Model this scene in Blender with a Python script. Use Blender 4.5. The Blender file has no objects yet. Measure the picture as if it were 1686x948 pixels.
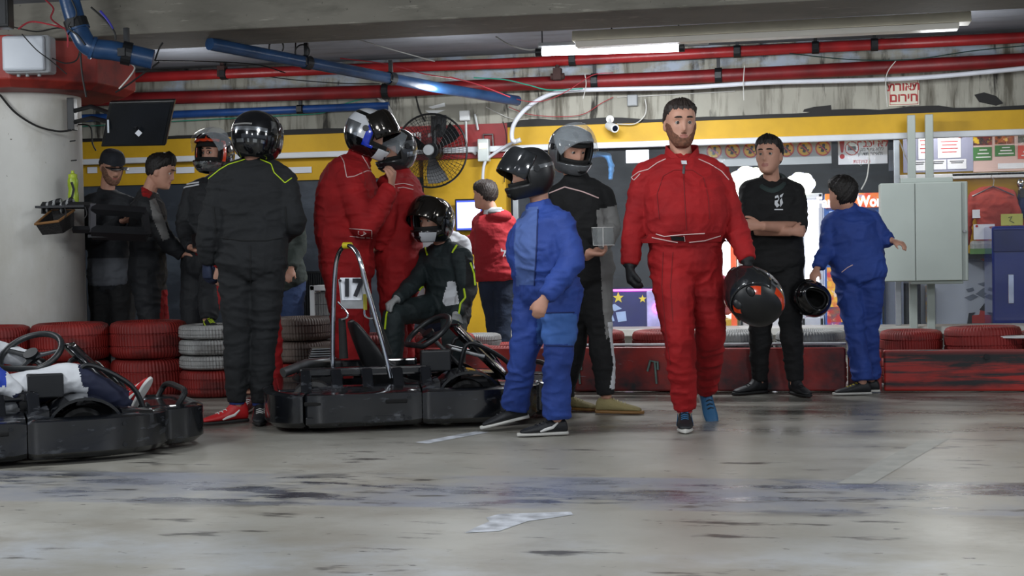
import bpy, math, random
import numpy as np
from mathutils import Vector as V, Matrix
from mathutils.bvhtree import BVHTree
random.seed(7); RS = np.random.RandomState(5)
SC = bpy.context.scene; COL = SC.collection
# ------------------------------------------------------------------ camera
F = 2450.0; CAM = V((0, 0, 1.0))
_y, _p, _r = math.radians(11), math.atan(69/2450.0), math.radians(1.1)
c_f = V((-math.sin(_y)*math.cos(_p), math.cos(_y)*math.cos(_p), -math.sin(_p)))
_r0 = V((math.cos(_y), math.sin(_y), 0)); _u0 = _r0.cross(c_f)
c_r = _r0*math.cos(_r) - _u0*math.sin(_r); c_u = _u0*math.cos(_r) + _r0*math.sin(_r)
cd = bpy.data.cameras.new('camera'); cam = bpy.data.objects.new('camera', cd); COL.objects.link(cam)
cd.sensor_width = 36; cd.lens = 36*F/1686; cd.clip_start = .05; cd.clip_end = 200
M3 = Matrix((c_r, c_u, -c_f)).transposed()
cam.matrix_world = Matrix.Translation(CAM) @ M3.to_4x4(); SC.camera = cam
def ray(px, py): return c_f + c_r*((px-843)/F) - c_u*((py-474)/F)
def atD(px, py, D): return CAM + ray(px, py)*D
def atY(px, py, Y):
    d = ray(px, py); return CAM + d*(Y/d.y)
def gnd(px, py, z=0.0):
    d = ray(px, py); return CAM + d*((z-1.0)/d.z)
R_ = V((c_r.x, c_r.y, 0)).normalized(); B_ = V((-c_f.x, -c_f.y, 0)).normalized(); Z_ = V((0, 0, 1))   # image right, towards the viewer
def hd(deg, pitch=0):                                    # heading: 0 faces the viewer, +90 faces image right
    a = math.radians(deg); p = math.radians(pitch)
    return (B_*math.cos(a) + R_*math.sin(a))*math.cos(p) + Z_*math.sin(p)
# ------------------------------------------------------------------ light, exposure
SC.view_settings.view_transform = 'Standard'; SC.view_settings.look = 'None'
SC.view_settings.exposure = 0.0; SC.view_settings.gamma = 1.0; SC.view_settings.use_curve_mapping = False
W = bpy.data.worlds.new('world'); SC.world = W; W.use_nodes = True
W.node_tree.nodes['Background'].inputs[0].default_value = (.72, .82, 1, 1)
W.node_tree.nodes['Background'].inputs[1].default_value = 0.50
def area(name, loc, size, power, col=(1, 1, 1), rot=(0, 0, 0)):
    l = bpy.data.lights.new(name, 'AREA'); l.shape = 'RECTANGLE'; l.size, l.size_y = size; l.energy = power; l.color = col
    o = bpy.data.objects.new(name, l); o.location = loc; o.rotation_euler = rot; COL.objects.link(o); return o
YW = atD(843, 400, 13.5).y                               # plane of the back wall
YB = gnd(1500, 646).y                                    # front of the barrier
def bulb(name, loc, power, col=(1, 1, 1), r=.16):
    l = bpy.data.lights.new(name, 'POINT'); l.energy = power; l.color = col; l.shadow_soft_size = r
    o = bpy.data.objects.new(name, l); o.location = loc; COL.objects.link(o)
for x, y, p in [(-4.2, 4.6, 165), (.9, 3.8, 150), (-1.5, .6, 150), (-5.8, 7.6, 60), (2.6, 7.6, 80), (-1.4, 6.6, 60)]:  # unseen point lights, added out of frame to brighten floor, beam and people
    bulb('garage_fill', (x, y, 2.35), p, (.95, .98, 1), .25)
for x, p in [(-5.2, 22), (-2.9, 20), (1.1, 20)]:  # added lights without fixtures, to brighten the passage and the signs beyond
    bulb('passage_fill', (x, 11.9, 2.25), p, (.95, .98, 1))
for x, p in [(-.2, 12), (1.3, 14), (2.9, 22)]:  # added lights without fixtures, to brighten the signs behind the window
    bulb('shop_fill', (x, YW+.9, 2.02), p, (1, .98, .95), .1)
# ------------------------------------------------------------------ materials
def lin(c):
    if isinstance(c, str):
        c = [int(c[i:i+2], 16)/255 for i in (0, 2, 4)]
    return tuple(((x+.055)/1.055)**2.4 if x > .04045 else x/12.92 for x in c[:3]) + (1,)
MATS = {}
def mat(name, col, rough=.6, metal=0, var=.12, vs=6, bump=0, bs=60, emit=0, coat=0, alpha=1, stretch=(1, 1, 1), col2=None, spec=.5, gl=None):
    if name in MATS: return MATS[name]
    m = bpy.data.materials.new(name); m.use_nodes = True; nt = m.node_tree; N = nt.nodes; L = nt.links
    b = N['Principled BSDF']; b.inputs['Roughness'].default_value = rough; b.inputs['Metallic'].default_value = metal
    b.inputs['Specular IOR Level'].default_value = spec
    b.inputs['Coat Weight'].default_value = coat; b.inputs['Alpha'].default_value = alpha
    c = lin(col); d = lin(col2) if col2 else tuple(x*(1-var*2) for x in c[:3]) + (1,)
    tc = N.new('ShaderNodeTexCoord'); mp = N.new('ShaderNodeMapping'); mp.inputs['Scale'].default_value = stretch
    L.new(tc.outputs['Object'], mp.inputs[0])
    n = N.new('ShaderNodeTexNoise'); n.inputs['Scale'].default_value = vs; n.inputs['Detail'].default_value = 5
    L.new(mp.outputs[0], n.inputs['Vector'])
    r = N.new('ShaderNodeValToRGB'); r.color_ramp.elements[0].position = .35; r.color_ramp.elements[1].position = .65
    r.color_ramp.elements[0].color = d; r.color_ramp.elements[1].color = c
    L.new(n.outputs['Fac'], r.inputs[0]); L.new(r.outputs[0], b.inputs['Base Color'])
    if emit:
        L.new(r.outputs[0], b.inputs['Emission Color']); b.inputs['Emission Strength'].default_value = emit
    if bump:
        n2 = N.new('ShaderNodeTexNoise'); n2.inputs['Scale'].default_value = bs; n2.inputs['Detail'].default_value = 4
        L.new(mp.outputs[0], n2.inputs['Vector'])
        bp = N.new('ShaderNodeBump'); bp.inputs['Strength'].default_value = bump; bp.inputs['Distance'].default_value = .01
        L.new(n2.outputs['Fac'], bp.inputs['Height']); L.new(bp.outputs[0], b.inputs['Normal'])
    MATS[name] = m; return m
def layer(m, col, scale, lo, hi, stretch=(1, 1, 1), box=None, seed=0, rough=None, band=None):
    """mix a second colour over m's base colour where a stretched noise passes lo..hi, optionally only in a band of an object axis"""
    nt = m.node_tree; N = nt.nodes; L = nt.links; b = N['Principled BSDF']
    src = b.inputs['Base Color'].links[0].from_socket
    tc = N.new('ShaderNodeTexCoord'); mp = N.new('ShaderNodeMapping'); mp.inputs['Scale'].default_value = stretch; mp.inputs['Location'].default_value = (seed, seed*.7, seed*.3)
    L.new(tc.outputs['Object'], mp.inputs[0])
    n = N.new('ShaderNodeTexNoise'); n.inputs['Scale'].default_value = scale; n.inputs['Detail'].default_value = 7; n.inputs['Roughness'].default_value = .62
    L.new(mp.outputs[0], n.inputs['Vector'])
    mr = N.new('ShaderNodeMapRange'); mr.inputs[1].default_value = lo; mr.inputs[2].default_value = hi; L.new(n.outputs['Fac'], mr.inputs[0])
    fac = mr.outputs[0]
    if band:                                             # (axis index, a, b, c, d): rises a..b, falls c..d
        sx = N.new('ShaderNodeSeparateXYZ'); L.new(tc.outputs['Object'], sx.inputs[0])
        o = sx.outputs[band[0]]
        q = []
        for lo_, hi_ in ((band[1], band[2]), (band[4], band[3])):
            r2 = N.new('ShaderNodeMapRange'); r2.inputs[1].default_value = lo_; r2.inputs[2].default_value = hi_; L.new(o, r2.inputs[0]); q.append(r2)
        mu = N.new('ShaderNodeMath'); mu.operation = 'MULTIPLY'; L.new(q[0].outputs[0], mu.inputs[0]); L.new(q[1].outputs[0], mu.inputs[1])
        m2 = N.new('ShaderNodeMath'); m2.operation = 'MULTIPLY'; L.new(mu.outputs[0], m2.inputs[0]); L.new(fac, m2.inputs[1]); fac = m2.outputs[0]
    mx = N.new('ShaderNodeMix'); mx.data_type = 'RGBA'; L.new(fac, mx.inputs[0]); L.new(src, mx.inputs[6]); mx.inputs[7].default_value = lin(col)
    L.new(mx.outputs[2], b.inputs['Base Color'])
    if rough is not None:
        m3 = N.new('ShaderNodeMix'); m3.data_type = 'FLOAT'; L.new(fac, m3.inputs[0])
        if b.inputs['Roughness'].links: L.new(b.inputs['Roughness'].links[0].from_socket, m3.inputs[2])
        else: m3.inputs[2].default_value = b.inputs['Roughness'].default_value
        m3.inputs[3].default_value = rough; L.new(m3.outputs[0], b.inputs['Roughness'])
    return m
# ------------------------------------------------------------------ tags and roots
def tag(o, label=None, cat=None, group=None, kind=None):
    if label: o['label'] = label
    if cat: o['category'] = cat
    if group: o['group'] = group
    if kind: o['kind'] = kind
    return o
OFF = {}
def root(name, loc, label, cat, group=None, rotz=0):
    o = bpy.data.objects.new(name, None); o.empty_display_size = .1; COL.objects.link(o)
    o.location = loc; o.rotation_euler.z = rotz; OFF[o.name] = V(loc) if rotz == 0 else V((0, 0, 0))
    return tag(o, label, cat, group)
def link(name, me, parent):
    o = bpy.data.objects.new(name, me); COL.objects.link(o)
    if parent is not None:
        o.parent = parent; OFF[o.name] = OFF.get(parent.name, V((0, 0, 0)))
    else: OFF[o.name] = V((0, 0, 0))
    return o
def mlist(m): return m if isinstance(m, (list, tuple)) else [m]
def sm(x): return max(0., min(1., x))
class MB:
    def __init__(s): s.v = []; s.f = []; s.m = []
    def add(s, vs, fs, mi=0):
        k = len(s.v); s.v += [tuple(p) for p in vs]
        for f in fs: s.f.append(tuple(i+k for i in f)); s.m.append(mi)
        return s
    def box(s, c, d, M=None, mi=0, taper=1):
        x, y, z = d[0]/2, d[1]/2, d[2]/2; c = V(c); M = M or Matrix.Identity(3)
        P = [c + M @ V((a*x*(taper if k > 0 else 1), b*y*(taper if k > 0 else 1), k*z)) for k in (-1, 1) for a, b in ((-1, -1), (1, -1), (1, 1), (-1, 1))]
        return s.add(P, [(3, 2, 1, 0), (4, 5, 6, 7), (0, 1, 5, 4), (1, 2, 6, 5), (2, 3, 7, 6), (3, 0, 4, 7)], mi)
    def tube(s, pts, rad, n=10, mi=0, ref=None, flat=1, cap=True, closed=False):
        """sweep; rad number or list; flat = thickness across ref / thickness along"""
        P = [V(p) for p in pts]; k = len(P); R = rad if isinstance(rad, (list, tuple)) else [rad]*k
        T = []
        for i in range(k):
            if closed: t = P[(i+1) % k] - P[i-1]
            else: t = P[min(i+1, k-1)] - P[max(i-1, 0)]
            T.append(t.normalized() if t.length > 1e-9 else V((0, 0, 1)))
        up = V(ref) if ref is not None else (V((0, 0, 1)) if abs(T[0].z) < .9 else V((0, 1, 0)))
        rings = []
        for i in range(k):
            a = up - T[i]*up.dot(T[i])
            if a.length < 1e-4: a = T[i].orthogonal()
            a.normalize(); b = T[i].cross(a)
            if ref is None: up = a
            fl = flat[i] if isinstance(flat, (list, tuple)) else flat
            rings.append([P[i] + a*(R[i]*fl*math.sin(2*math.pi*j/n)) + b*(R[i]*math.cos(2*math.pi*j/n)) for j in range(n)])
        return s.loft(rings, mi, cap and not closed, closed)
    def loft(s, rings, mi=0, cap=True, closed=False):
        n = len(rings[0]); vs = [p for r in rings for p in r]; fs = []; k = len(rings)
        for i in range(k if closed else k-1):
            for j in range(n):
                a, b = i*n+j, i*n+(j+1) % n; c, d = ((i+1) % k)*n+(j+1) % n, ((i+1) % k)*n+j
                fs.append((a, b, c, d))
        if cap: fs.append(tuple(range(n-1, -1, -1))); fs.append(tuple((k-1)*n+j for j in range(n)))
        return s.add(vs, fs, mi)
    def ball(s, c, r, M=None, n=12, m=8, mi=0):
        c = V(c); r = r if isinstance(r, (list, tuple)) else (r, r, r); M = M or Matrix.Identity(3)
        rings = []
        for i in range(1, m):
            a = math.pi*i/m
            rings.append([c + M @ V((r[0]*math.sin(a)*math.cos(2*math.pi*j/n), r[1]*math.sin(a)*math.sin(2*math.pi*j/n), -r[2]*math.cos(a))) for j in range(n)])
        return s.loft(rings, mi)
    def cyl(s, a, b, r, n=20, mi=0, r2=None): return s.tube([a, b], [r, r if r2 is None else r2], n, mi)
    def lathe(s, prof, c, M=None, n=32, mi=0, cap=False, closedp=False):
        """prof [(r, h)], axis is M's z"""
        c = V(c); M = M or Matrix.Identity(3)
        return s.loft([[c + M @ V((r*math.cos(2*math.pi*j/n), r*math.sin(2*math.pi*j/n), h)) for j in range(n)] for r, h in prof], mi, cap, closedp)
    def prism(s, poly, c, X, Y, depth, mi=0):
        """polygon in the X,Y plane at c, extruded by vector depth"""
        c = V(c); X = V(X); Y = V(Y); d = V(depth); n = len(poly)
        a = [c + X*p[0] + Y*p[1] for p in poly]; b = [p + d for p in a]
        return s.add(a+b, [tuple(range(n-1, -1, -1)), tuple(range(n, 2*n))] + [(i, (i+1) % n, n+(i+1) % n, n+i) for i in range(n)], mi)
    def mesh(s, name, off=V((0, 0, 0))):
        me = bpy.data.meshes.new(name); me.from_pydata([(p[0]-off[0], p[1]-off[1], p[2]-off[2]) for p in s.v], [], s.f)
        me.polygons.foreach_set('material_index', s.m); me.update()
        return me
    def build(s, name, mats, parent=None, smooth=True, bevel=0, sub=0, label=None, world=True, angle=40, kind=None, segs=2):
        off = OFF.get(parent.name, V((0, 0, 0))) if (parent is not None and world) else V((0, 0, 0))
        me = s.mesh(name, off)
        import bmesh
        bm = bmesh.new(); bm.from_mesh(me); bmesh.ops.recalc_face_normals(bm, faces=bm.faces); bm.to_mesh(me); bm.free()
        for m in mlist(mats): me.materials.append(m)
        if smooth:
            me.polygons.foreach_set('use_smooth', [True]*len(me.polygons)); me.set_sharp_from_angle(angle=math.radians(angle))
        o = link(name, me, parent)
        if bevel:
            b = o.modifiers.new('bevel', 'BEVEL'); b.width = bevel; b.segments = segs; b.limit_method = 'ANGLE'; b.harden_normals = False
        if sub:
            u = o.modifiers.new('sub', 'SUBSURF'); u.levels = u.render_levels = sub
        if label: o['label'] = label
        if kind: o['kind'] = kind
        return o
def struct(o): o['kind'] = 'structure'; return o
def rotm(X, Y=None, Z=None): return Matrix((X, Y, Z)).transposed()
def smoothpath(pts, k=6):
    P = [V(p) for p in pts]; out = []
    for i in range(len(P)-1):
        a, b, c, d = P[max(i-1, 0)], P[i], P[i+1], P[min(i+2, len(P)-1)]
        for j in range(k):
            t = j/k; out.append(.5*((2*b) + (c-a)*t + (2*a-5*b+4*c-d)*t*t + (3*b-a-3*c+d)*t**3))
    out.append(P[-1]); return out
def text(body, size, loc, m, parent, name='lettering', X=(1, 0, 0), U=(0, 0, 1), bold=0, align='CENTER', depth=.0008, label=None, world=True, sx=1):
    cu = bpy.data.curves.new(name, 'FONT'); cu.body = body; cu.size = size; cu.align_x = align; cu.align_y = 'CENTER'; cu.offset = bold; cu.extrude = depth
    t = bpy.data.objects.new('t', cu); COL.objects.link(t); dg = bpy.context.evaluated_depsgraph_get()
    me = bpy.data.meshes.new_from_object(t.evaluated_get(dg)); bpy.data.objects.remove(t)
    X = V(X).normalized(); U = V(U).normalized(); N = X.cross(U)
    off = OFF.get(parent.name, V((0, 0, 0))) if (parent is not None and world) else V((0, 0, 0))
    T = Matrix.Translation(V(loc)-off) @ rotm(X*sx, U, N).to_4x4(); me.transform(T)
    me.materials.clear(); me.materials.append(m); o = link(name, me, parent)
    if label: o['label'] = label
    return o
# ------------------------------------------------------------------ common materials
BLACK = mat('black plastic', '121416', .35, bump=.1, bs=30); RUB = mat('black rubber', '151515', .8, bump=.3, bs=90)
DARKMET = mat('dark painted steel', '1b1d20', .45, metal=.3); CHROME = mat('chrome', 'c9ccd0', .16, metal=1, var=.05)
STEEL = mat('brushed steel', '8d8f90', .38, metal=.9, var=.1, vs=20); WHITE = mat('white plastic', 'd9dcdc', .45, var=.05)
GREYP = mat('grey plastic', '8c9092', .5); PAPER = mat('white paper', 'dfe3ea', .8, var=.04); REDINK = mat('red ink', 'b32626', .8, var=.03)
DARKINK = mat('dark ink', '22242a', .8, var=.03); REDPAINT = mat('red pipe paint', '9c1f22', .38, var=.2, vs=4, bump=.15, bs=25)
REDPAINT2 = mat('dark red pipe paint', '7a171b', .45, var=.2, vs=4, bump=.15, bs=25)
BLUEPAINT = mat('blue pipe paint', '27476f', .3, var=.2, vs=5, bump=.2, bs=18); YELLOW = mat('yellow wall paint', 'd2a516', .6, var=.1, vs=3, bump=.1, bs=30)
# ------------------------------------------------------------------ structure
def zY(px, py, Y=YW): return atY(px, py, Y).z
def xY(px, Y=YW, py=400): return atY(px, py, Y).x
ZC = zY(600, 100)
XL, XR = -9.0, 9.0
fl = mat('floor concrete', 'b0aea5', .40, var=.14, vs=1.1, bump=.12, bs=14)
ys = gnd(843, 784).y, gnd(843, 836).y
layer(fl, '8d897e', .9, .42, .75, (1, .8, 1), seed=3)
layer(fl, 'b3b9c0', 1.3, .5, .8, (1, 1.4, 1), seed=9, band=(1, -2, 0, 4.6, 5.3), rough=.38)  # bluish daylight on the foreground, mixed into the floor colour
layer(fl, '938f85', 3, .47, .66, (.8, 1.0, 1), seed=5)
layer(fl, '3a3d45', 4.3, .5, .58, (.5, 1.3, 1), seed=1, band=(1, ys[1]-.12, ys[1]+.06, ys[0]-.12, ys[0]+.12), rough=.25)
layer(fl, '888b94', 1.2, .40, .6, (1, 1, 1), seed=14, band=(1, ys[1]-.03, ys[1]+.01, ys[0]-.02, ys[0]+.02))
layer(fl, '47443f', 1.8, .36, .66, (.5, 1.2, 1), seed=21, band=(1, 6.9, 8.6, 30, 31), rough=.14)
layer(fl, '4c4a46', 6, .6, .67, (.35, 1.1, 1), seed=31)
layer(fl, '54524e', 22, .66, .7, (.5, 1, 1), seed=37)
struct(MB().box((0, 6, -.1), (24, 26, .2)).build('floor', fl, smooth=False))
cei = mat('ceiling concrete', '7d8088', .8, var=.1, vs=1.5, bump=.1, bs=20); layer(cei, '66686e', 2, .5, .7, (1, 3, 1), seed=2)
struct(MB().box((0, 8.2, ZC+.12), (24, 13, .24)).build('ceiling', cei, smooth=False))
bc = mat('beam concrete', '76736a', .85, var=.12, vs=1.6, bump=.25, bs=22, stretch=(1, 1, 2))
layer(bc, '5a5850', 2.2, .5, .72, (1, 1, 4), seed=4); layer(bc, '8d8a80', 9, .6, .7, (.4, 1, 3), seed=8); layer(bc, '45433d', 30, .66, .7, seed=12)
YB1 = atD(843, 40, 9.6).y; ZBM = atY(843, 26, YB1).z
YB2 = gnd(843, 54, ZBM).y
struct(MB().box((0, (YB1+YB2)/2, (ZBM+ZC)/2+.3), (24, YB2-YB1, ZC-ZBM+.6)).build('trim_1', bc, smooth=False, bevel=.012, label='large concrete ceiling beam'))
wc = mat('lintel concrete', 'a8a69a', .85, var=.14, vs=2.5, bump=.25, bs=20, stretch=(1, 1, .6))
layer(wc, '5b574c', 7, .5, .68, (1.6, 1, .18), seed=6); layer(wc, '35332e', 5, .58, .66, (1.5, 1, .25), seed=11); layer(wc, 'a9b4c2', 3, .45, .6, (1, 1, 1.5), seed=13, band=(2, 2.42, 2.5, 4, 5))
Z1 = zY(1050, 200); Z2 = zY(1050, 233); Z3 = zY(1050, 243); ZS1 = zY(1300, 537); ZS0 = zY(1300, 549)
XP = xY(843); XQ = xY(690)
struct(MB().box((0, YW+.15, (Z1+ZC)/2), (24, .3, ZC-Z1)).build('wall_back', wc, smooth=False))
blk = mat('black edge paint', '1b1a1a', .7)
m = MB(); xs = np.linspace(-8, 8, 130)
top = [.012 + .03*max(0, math.sin(x*2.3)+.5*math.sin(x*7.1)) + .012*RS.rand() for x in xs]
for i in range(len(xs)-1): m.prism([(xs[i], -.012), (xs[i+1], -.012), (xs[i+1], top[i+1]), (xs[i], top[i])], (0, YW-.002, Z1), (1, 0, 0), (0, 0, 1), (0, -.004, 0))
struct(m.build('trim_2', blk, smooth=False, label='uneven black paint line under the concrete lintel'))
# yellow fascia band and yellow wall panel, left dark panel
m = MB().box((0, YW+.12, (Z1+Z2)/2), (24, .24, Z1-Z2-.002))
struct(m.build('wall_yellow', YELLOW, smooth=False))
ZY = zY(300, 302)
struct(MB().box(((XL+XQ)/2-1.5, YW+.14, (Z2+ZY)/2), (XQ-XL+3, .2, Z2-ZY)).build('wall_yellow_left', YELLOW, smooth=False))
struct(MB().box(((XP+XQ)/2, YW+.13, Z2/2), (XP-XQ-.1, .22, Z2)).build('wall_yellow_centre', YELLOW, smooth=False))
dk = mat('dark board', '39404a', .5, var=.2, vs=1.2); layer(dk, '59626d', 2, .5, .8, (1, 1, 2), seed=3)
struct(MB().box(((XL+XQ)/2-1.5, YW+.16, ZY/2), (XQ-XL+3, .2, ZY)).build('wall_left', dk, smooth=False))
rail = mat('white window rail', 'd4d8dc', .35, var=.05)
m = MB().box((0, YW-.02, (Z2+Z3)/2), (16, .07, Z2-Z3))
struct(m.build('trim_3', rail, smooth=False, bevel=.008, label='white rail under the yellow band'))
sill = mat('grey stone sill', 'b4b3ad', .5, var=.08, vs=8)
struct(MB().box((6.0+XP, YW-.02, (ZS1+ZS0)/2), (12, .4, ZS1-ZS0)).box((6.0+XP, YW+.1, ZS0/2), (12, .2, ZS0)).build('trim_4', sill, smooth=False, bevel=.006, label='pale stone window sill'))
alu = mat('aluminium frame', 'a2a7ab', .35, metal=.6)
m = MB()
for px in (850, 1478): m.box((xY(px), YW+.02, (Z3+ZS1)/2), (.05, .06, Z3-ZS1))
w = struct(m.build('window_1', alu, smooth=False, bevel=.004, label='shop window with slim aluminium posts'))
gl = mat('window glass', 'dfe8ee', .02, alpha=.03, spec=.3)
MB().box(((xY(850)+9)/2, YW+.03, (Z3+ZS1)/2), (9-xY(850), .006, Z3-ZS1-.01)).build('pane', gl, w, smooth=False)
# shop room behind the window
ind = mat('shop dark wall', '20252e', .6, var=.15, vs=2, bump=.1); YI = YW+3.2
layer(ind, '2b313c', 1.2, .5, .6, (1, 1, 6), seed=3)
struct(MB().box((4, YI+.1, 1.3), (14, .2, 2.7)).build('wall_shop_back', ind, smooth=False))
struct(MB().box((XP-.2, YW+1.8, 1.3), (.16, 3.0, 2.7)).build('wall_shop_side', ind, smooth=False))
struct(MB().box((4, YW+1.75, Z1+.1+.14), (14, 3.0, .1)).build('ceiling_shop', mat('shop ceiling', '3a3d40', .8), smooth=False))
struct(MB().box((4, YW+1.75, .006), (14, 3.0, .012)).build('floor_shop', mat('shop floor', '6a6f78', .35, var=.1, vs=3), smooth=False))
YP = YW + 1.3                                            # yellow partition at right of shop
XA = atY(1478, 400, YP).x
ZM = atY(1600, 422, YP).z
struct(MB().box((XA+3, YP+.06, (ZM+2.5)/2), (6, .1, 2.5-ZM)).build('wall_shop_right', YELLOW, smooth=False))
mur = mat('pale mural wall', 'aab2bd', .55, var=.08, vs=2)
struct(MB().box((XA+3, YP+.055, ZM/2), (6, .11, ZM)).build('wall_mural', mur, smooth=False))
# other sides of the garage
gc = mat('far garage concrete', '6f7073', .85, var=.12, vs=1.5, bump=.15)
struct(MB().box((-11.6, 8, 1.5), (.3, 14, 3)).build('wall_left_far', gc, smooth=False))
# ------------------------------------------------------------------ pillar
pc = atD(46, 400, 10.95); pc.z = 0; PR = .405
pcm = mat('pillar plaster', 'c6c6c1', .8, var=.07, vs=2.5, bump=.15, bs=25); layer(pcm, 'b3b1a8', 2.2, .5, .7, (1, 1, .5), seed=3); layer(pcm, '56524a', 24, .7, .74, seed=5)
zc0 = atD(100, 147, 10.4).z
p = struct(MB().cyl(pc, pc+V((0, 0, zc0+.1)), PR, 48).build('wall_pillar', pcm))
cap = mat('red capital paint', '9a2c22', .55, var=.15, vs=3, bump=.2, bs=16); layer(cap, '5e1a16', 3, .55, .7, seed=2)
poly = [(1.0*math.cos(math.radians(22.5+45*i))*(.80), 1.0*math.sin(math.radians(22.5+45*i))*.80) for i in range(8)]
m = MB().loft([[pc+V((x*k, y*k, z)) for x, y in poly] for k, z in ((.90, zc0), (1.0, zc0+.05), (1.0, ZBM+.02))])
struct(m.build('trim_5', cap, smooth=False, bevel=.01, label='red octagonal capital on the round pillar'))
# ------------------------------------------------------------------ pipes
def pipe(pts, r, m, label, clamps=(), name='ceiling_pipe', group=None):
    P = [V(p) for p in pts]; t = root(name, P[0], label, 'pipe', group)
    MB().tube(P, r, 20).build('pipe', m, t)
    for f in clamps:
        k = f*(len(P)-1); i = min(int(k), len(P)-2); c = P[i].lerp(P[i+1], k-i); d = (P[i+1]-P[i]).normalized()
        MB().tube([c-d*.03, c+d*.03], r*1.18, 20).box(c+V((0, 0, r+.05)), (.03, .03, .1)).box(c+V((0, -r*1.1, 0)), (.05, .03, .05)).build('clamp', DARKMET, t, smooth=False)
    return t
YU = YW-.30; YLo = YW-.16
pipe([atY(a, b, YU) for a, b in ((140, 131), (480, 117), (844, 104), (1266, 82), (1760, 58))], .046, REDPAINT, 'upper red fire pipe running along the wall under the ceiling', (.17, .56, .72, .79, .84))
pipe([atY(a, b, YLo) for a, b in ((130, 165), (422, 157), (640, 150), (844, 139), (1050, 131), (1266, 121), (1760, 95))], .060, REDPAINT2, 'lower thicker red fire pipe running along the concrete lintel', (.33, .61, .77))
pipe([atY(a, b, YW-.08) for a, b in ((100, 196), (400, 184), (640, 174))], .036, mat('bright blue pipe paint', '1f4a8c', .4, var=.2), 'thin blue pipe under the red pipes at the left wall', (.3, .7))
pipe([atD(345, 72, 10.35), atD(600, 121, 11.6), atD(720, 144, 12.3), atD(852, 166, 13.1)], .045, BLUEPAINT, 'long blue drain pipe slanting down from the beam to the wall', (.2, .45))
dq = 9.5
pp = smoothpath([atD(104, -40, dq), atD(120, 20, dq), atD(132, 55, dq), atD(150, 78, dq), atD(190, 84, dq+.05), atD(252, 98, dq+.1)], 6)
t = pipe(pp, .064, BLUEPAINT, 'thick blue elbow pipe turning beside the red capital', (.3, .86))
for a in (.36, .62):
    k = int(a*(len(pp)-1)); MB().tube([pp[k], pp[k+1]], .075, 20).build('pipe_collar', BLUEPAINT, t)
# white conduit hose
P = smoothpath([atY(a, b, YW-.24+(.1 if a < 830 else 0)) for a, b in ((1760, 104), (1640, 117), (1480, 130), (1266, 136), (1130, 144), (1000, 147), (930, 150), (895, 160), (865, 180), (846, 205), (843, 228), (850, 234))], 6)
m = MB(); m.tube(P, .02, 12)
t = root('conduit_hose', P[0], 'thick white corrugated hose draped under the red pipes', 'hose')
m.build('hose', mat('white hose', 'cfd2da', .5, var=.06), t)
P2 = smoothpath([atY(a, b, YW-.1) for a, b in ((852, 231), (832, 241), (812, 254), (799, 266), (795, 290), (796, 320))], 6)
MB().tube(P2, .014, 10).build('hose_tail', mat('white hose', 'cfd2da'), t)
c = atY(852, 232, YW-.15); MB().tube([c-V((.04, 0, .012)), c+V((.03, 0, .01))], .022, 14).build('hose_coupling', WHITE, t)
# cables
def cable(px, r, m, label, Y=None, D=None, k=6):
    P = smoothpath([atY(a, b, Y) if Y else atD(a, b, D) for a, b in px], k); t = MB().tube(P, r, 6).build('cable', m); return tag(t, label, 'cable')
GRN = mat('green cable', '2f8f78', .5); REDC = mat('red cable', 'a2303a', .5); WC = mat('white cable', 'c9c9c4', .5); BC = mat('black cable', '151515', .6)
cable([(135, 208), (300, 199), (470, 190), (530, 186), (565, 172), (600, 162)], .005, GRN, 'green cable sagging below the blue pipe at the left wall', YW-.06)
cable([(780, 128), (830, 131), (870, 140), (905, 148), (960, 146)], .006, GRN, 'green cable crossing the red pipe left of the lamp', YW-.38)
cable([(1300, 88), (1400, 98), (1500, 98), (1600, 84), (1700, 74)], .005, mat('dark green cable', '16332f', .5), 'dark green cable drooping between the red pipes at right', YW-.32)
cable([(740, 126), (790, 140), (850, 163), (890, 167), (930, 152), (975, 124), (1010, 120)], .0035, REDC, 'thin red cable looping left of the fluorescent lamp', YW-.42)
cable([(838, 176), (870, 188), (920, 192), (960, 188), (990, 170), (1010, 160)], .0035, REDC, 'thin red cable dangling over the yellow band', YW-.06)
cable([(1062, 163), (1064, 178), (1060, 192), (1044, 204), (1016, 204)], .005, WC, 'white cable from the small box to the bullet camera', YW-.05)
cable([(816, 60), (840, 74), (870, 82), (892, 79)], .006, WC, 'white lead curving to the lit lamp', D=11.3)
cable([(0, 156), (25, 185), (60, 207), (95, 216), (118, 214)], .008, BC, 'black cable hanging across the round pillar', D=10.48)
cable([(132, 80), (135, 120), (142, 160)], .007, BC, 'black cable down the red capital beside the pipe', D=10.0)
cable([(120, 205), (148, 208), (152, 235), (158, 248)], .006, BC, 'black lead hanging behind the screen bracket', D=10.8)
cable([(255, 100), (262, 80), (268, 70)], .006, BC, 'short black cable at the end of the elbow pipe', D=9.7)
cable([(262, 102), (240, 118), (210, 140), (190, 152)], .006, BC, 'dark cable under the elbow pipe near the capital', D=9.9)
cable([(75, 0), (88, 14), (84, 30), (98, 42), (110, 52), (112, 78)], .006, REDC, 'tangled red wire above the red capital', D=9.8)
cable([(30, 48), (50, 36), (80, 40), (112, 48)], .006, REDC, 'red wire lying along the top of the capital', D=9.9)
cable([(165, 18), (178, 34), (186, 48)], .008, mat('violet cable', '34309a', .5), 'short violet cable beside the elbow pipe', D=9.5)
cable([(255, 100), (330, 101), (420, 106), (470, 120)], .005, BC, 'black cable strung along the ceiling at left', D=11.6)
cable([(430, 124), (480, 131), (560, 137), (625, 138)], .005, BC, 'black cable sagging between the red pipes', YW-.3)
cable([(590, 65), (640, 80), (716, 101)], .004, WC, 'thin pale wire across the ceiling', D=11.0)
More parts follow.
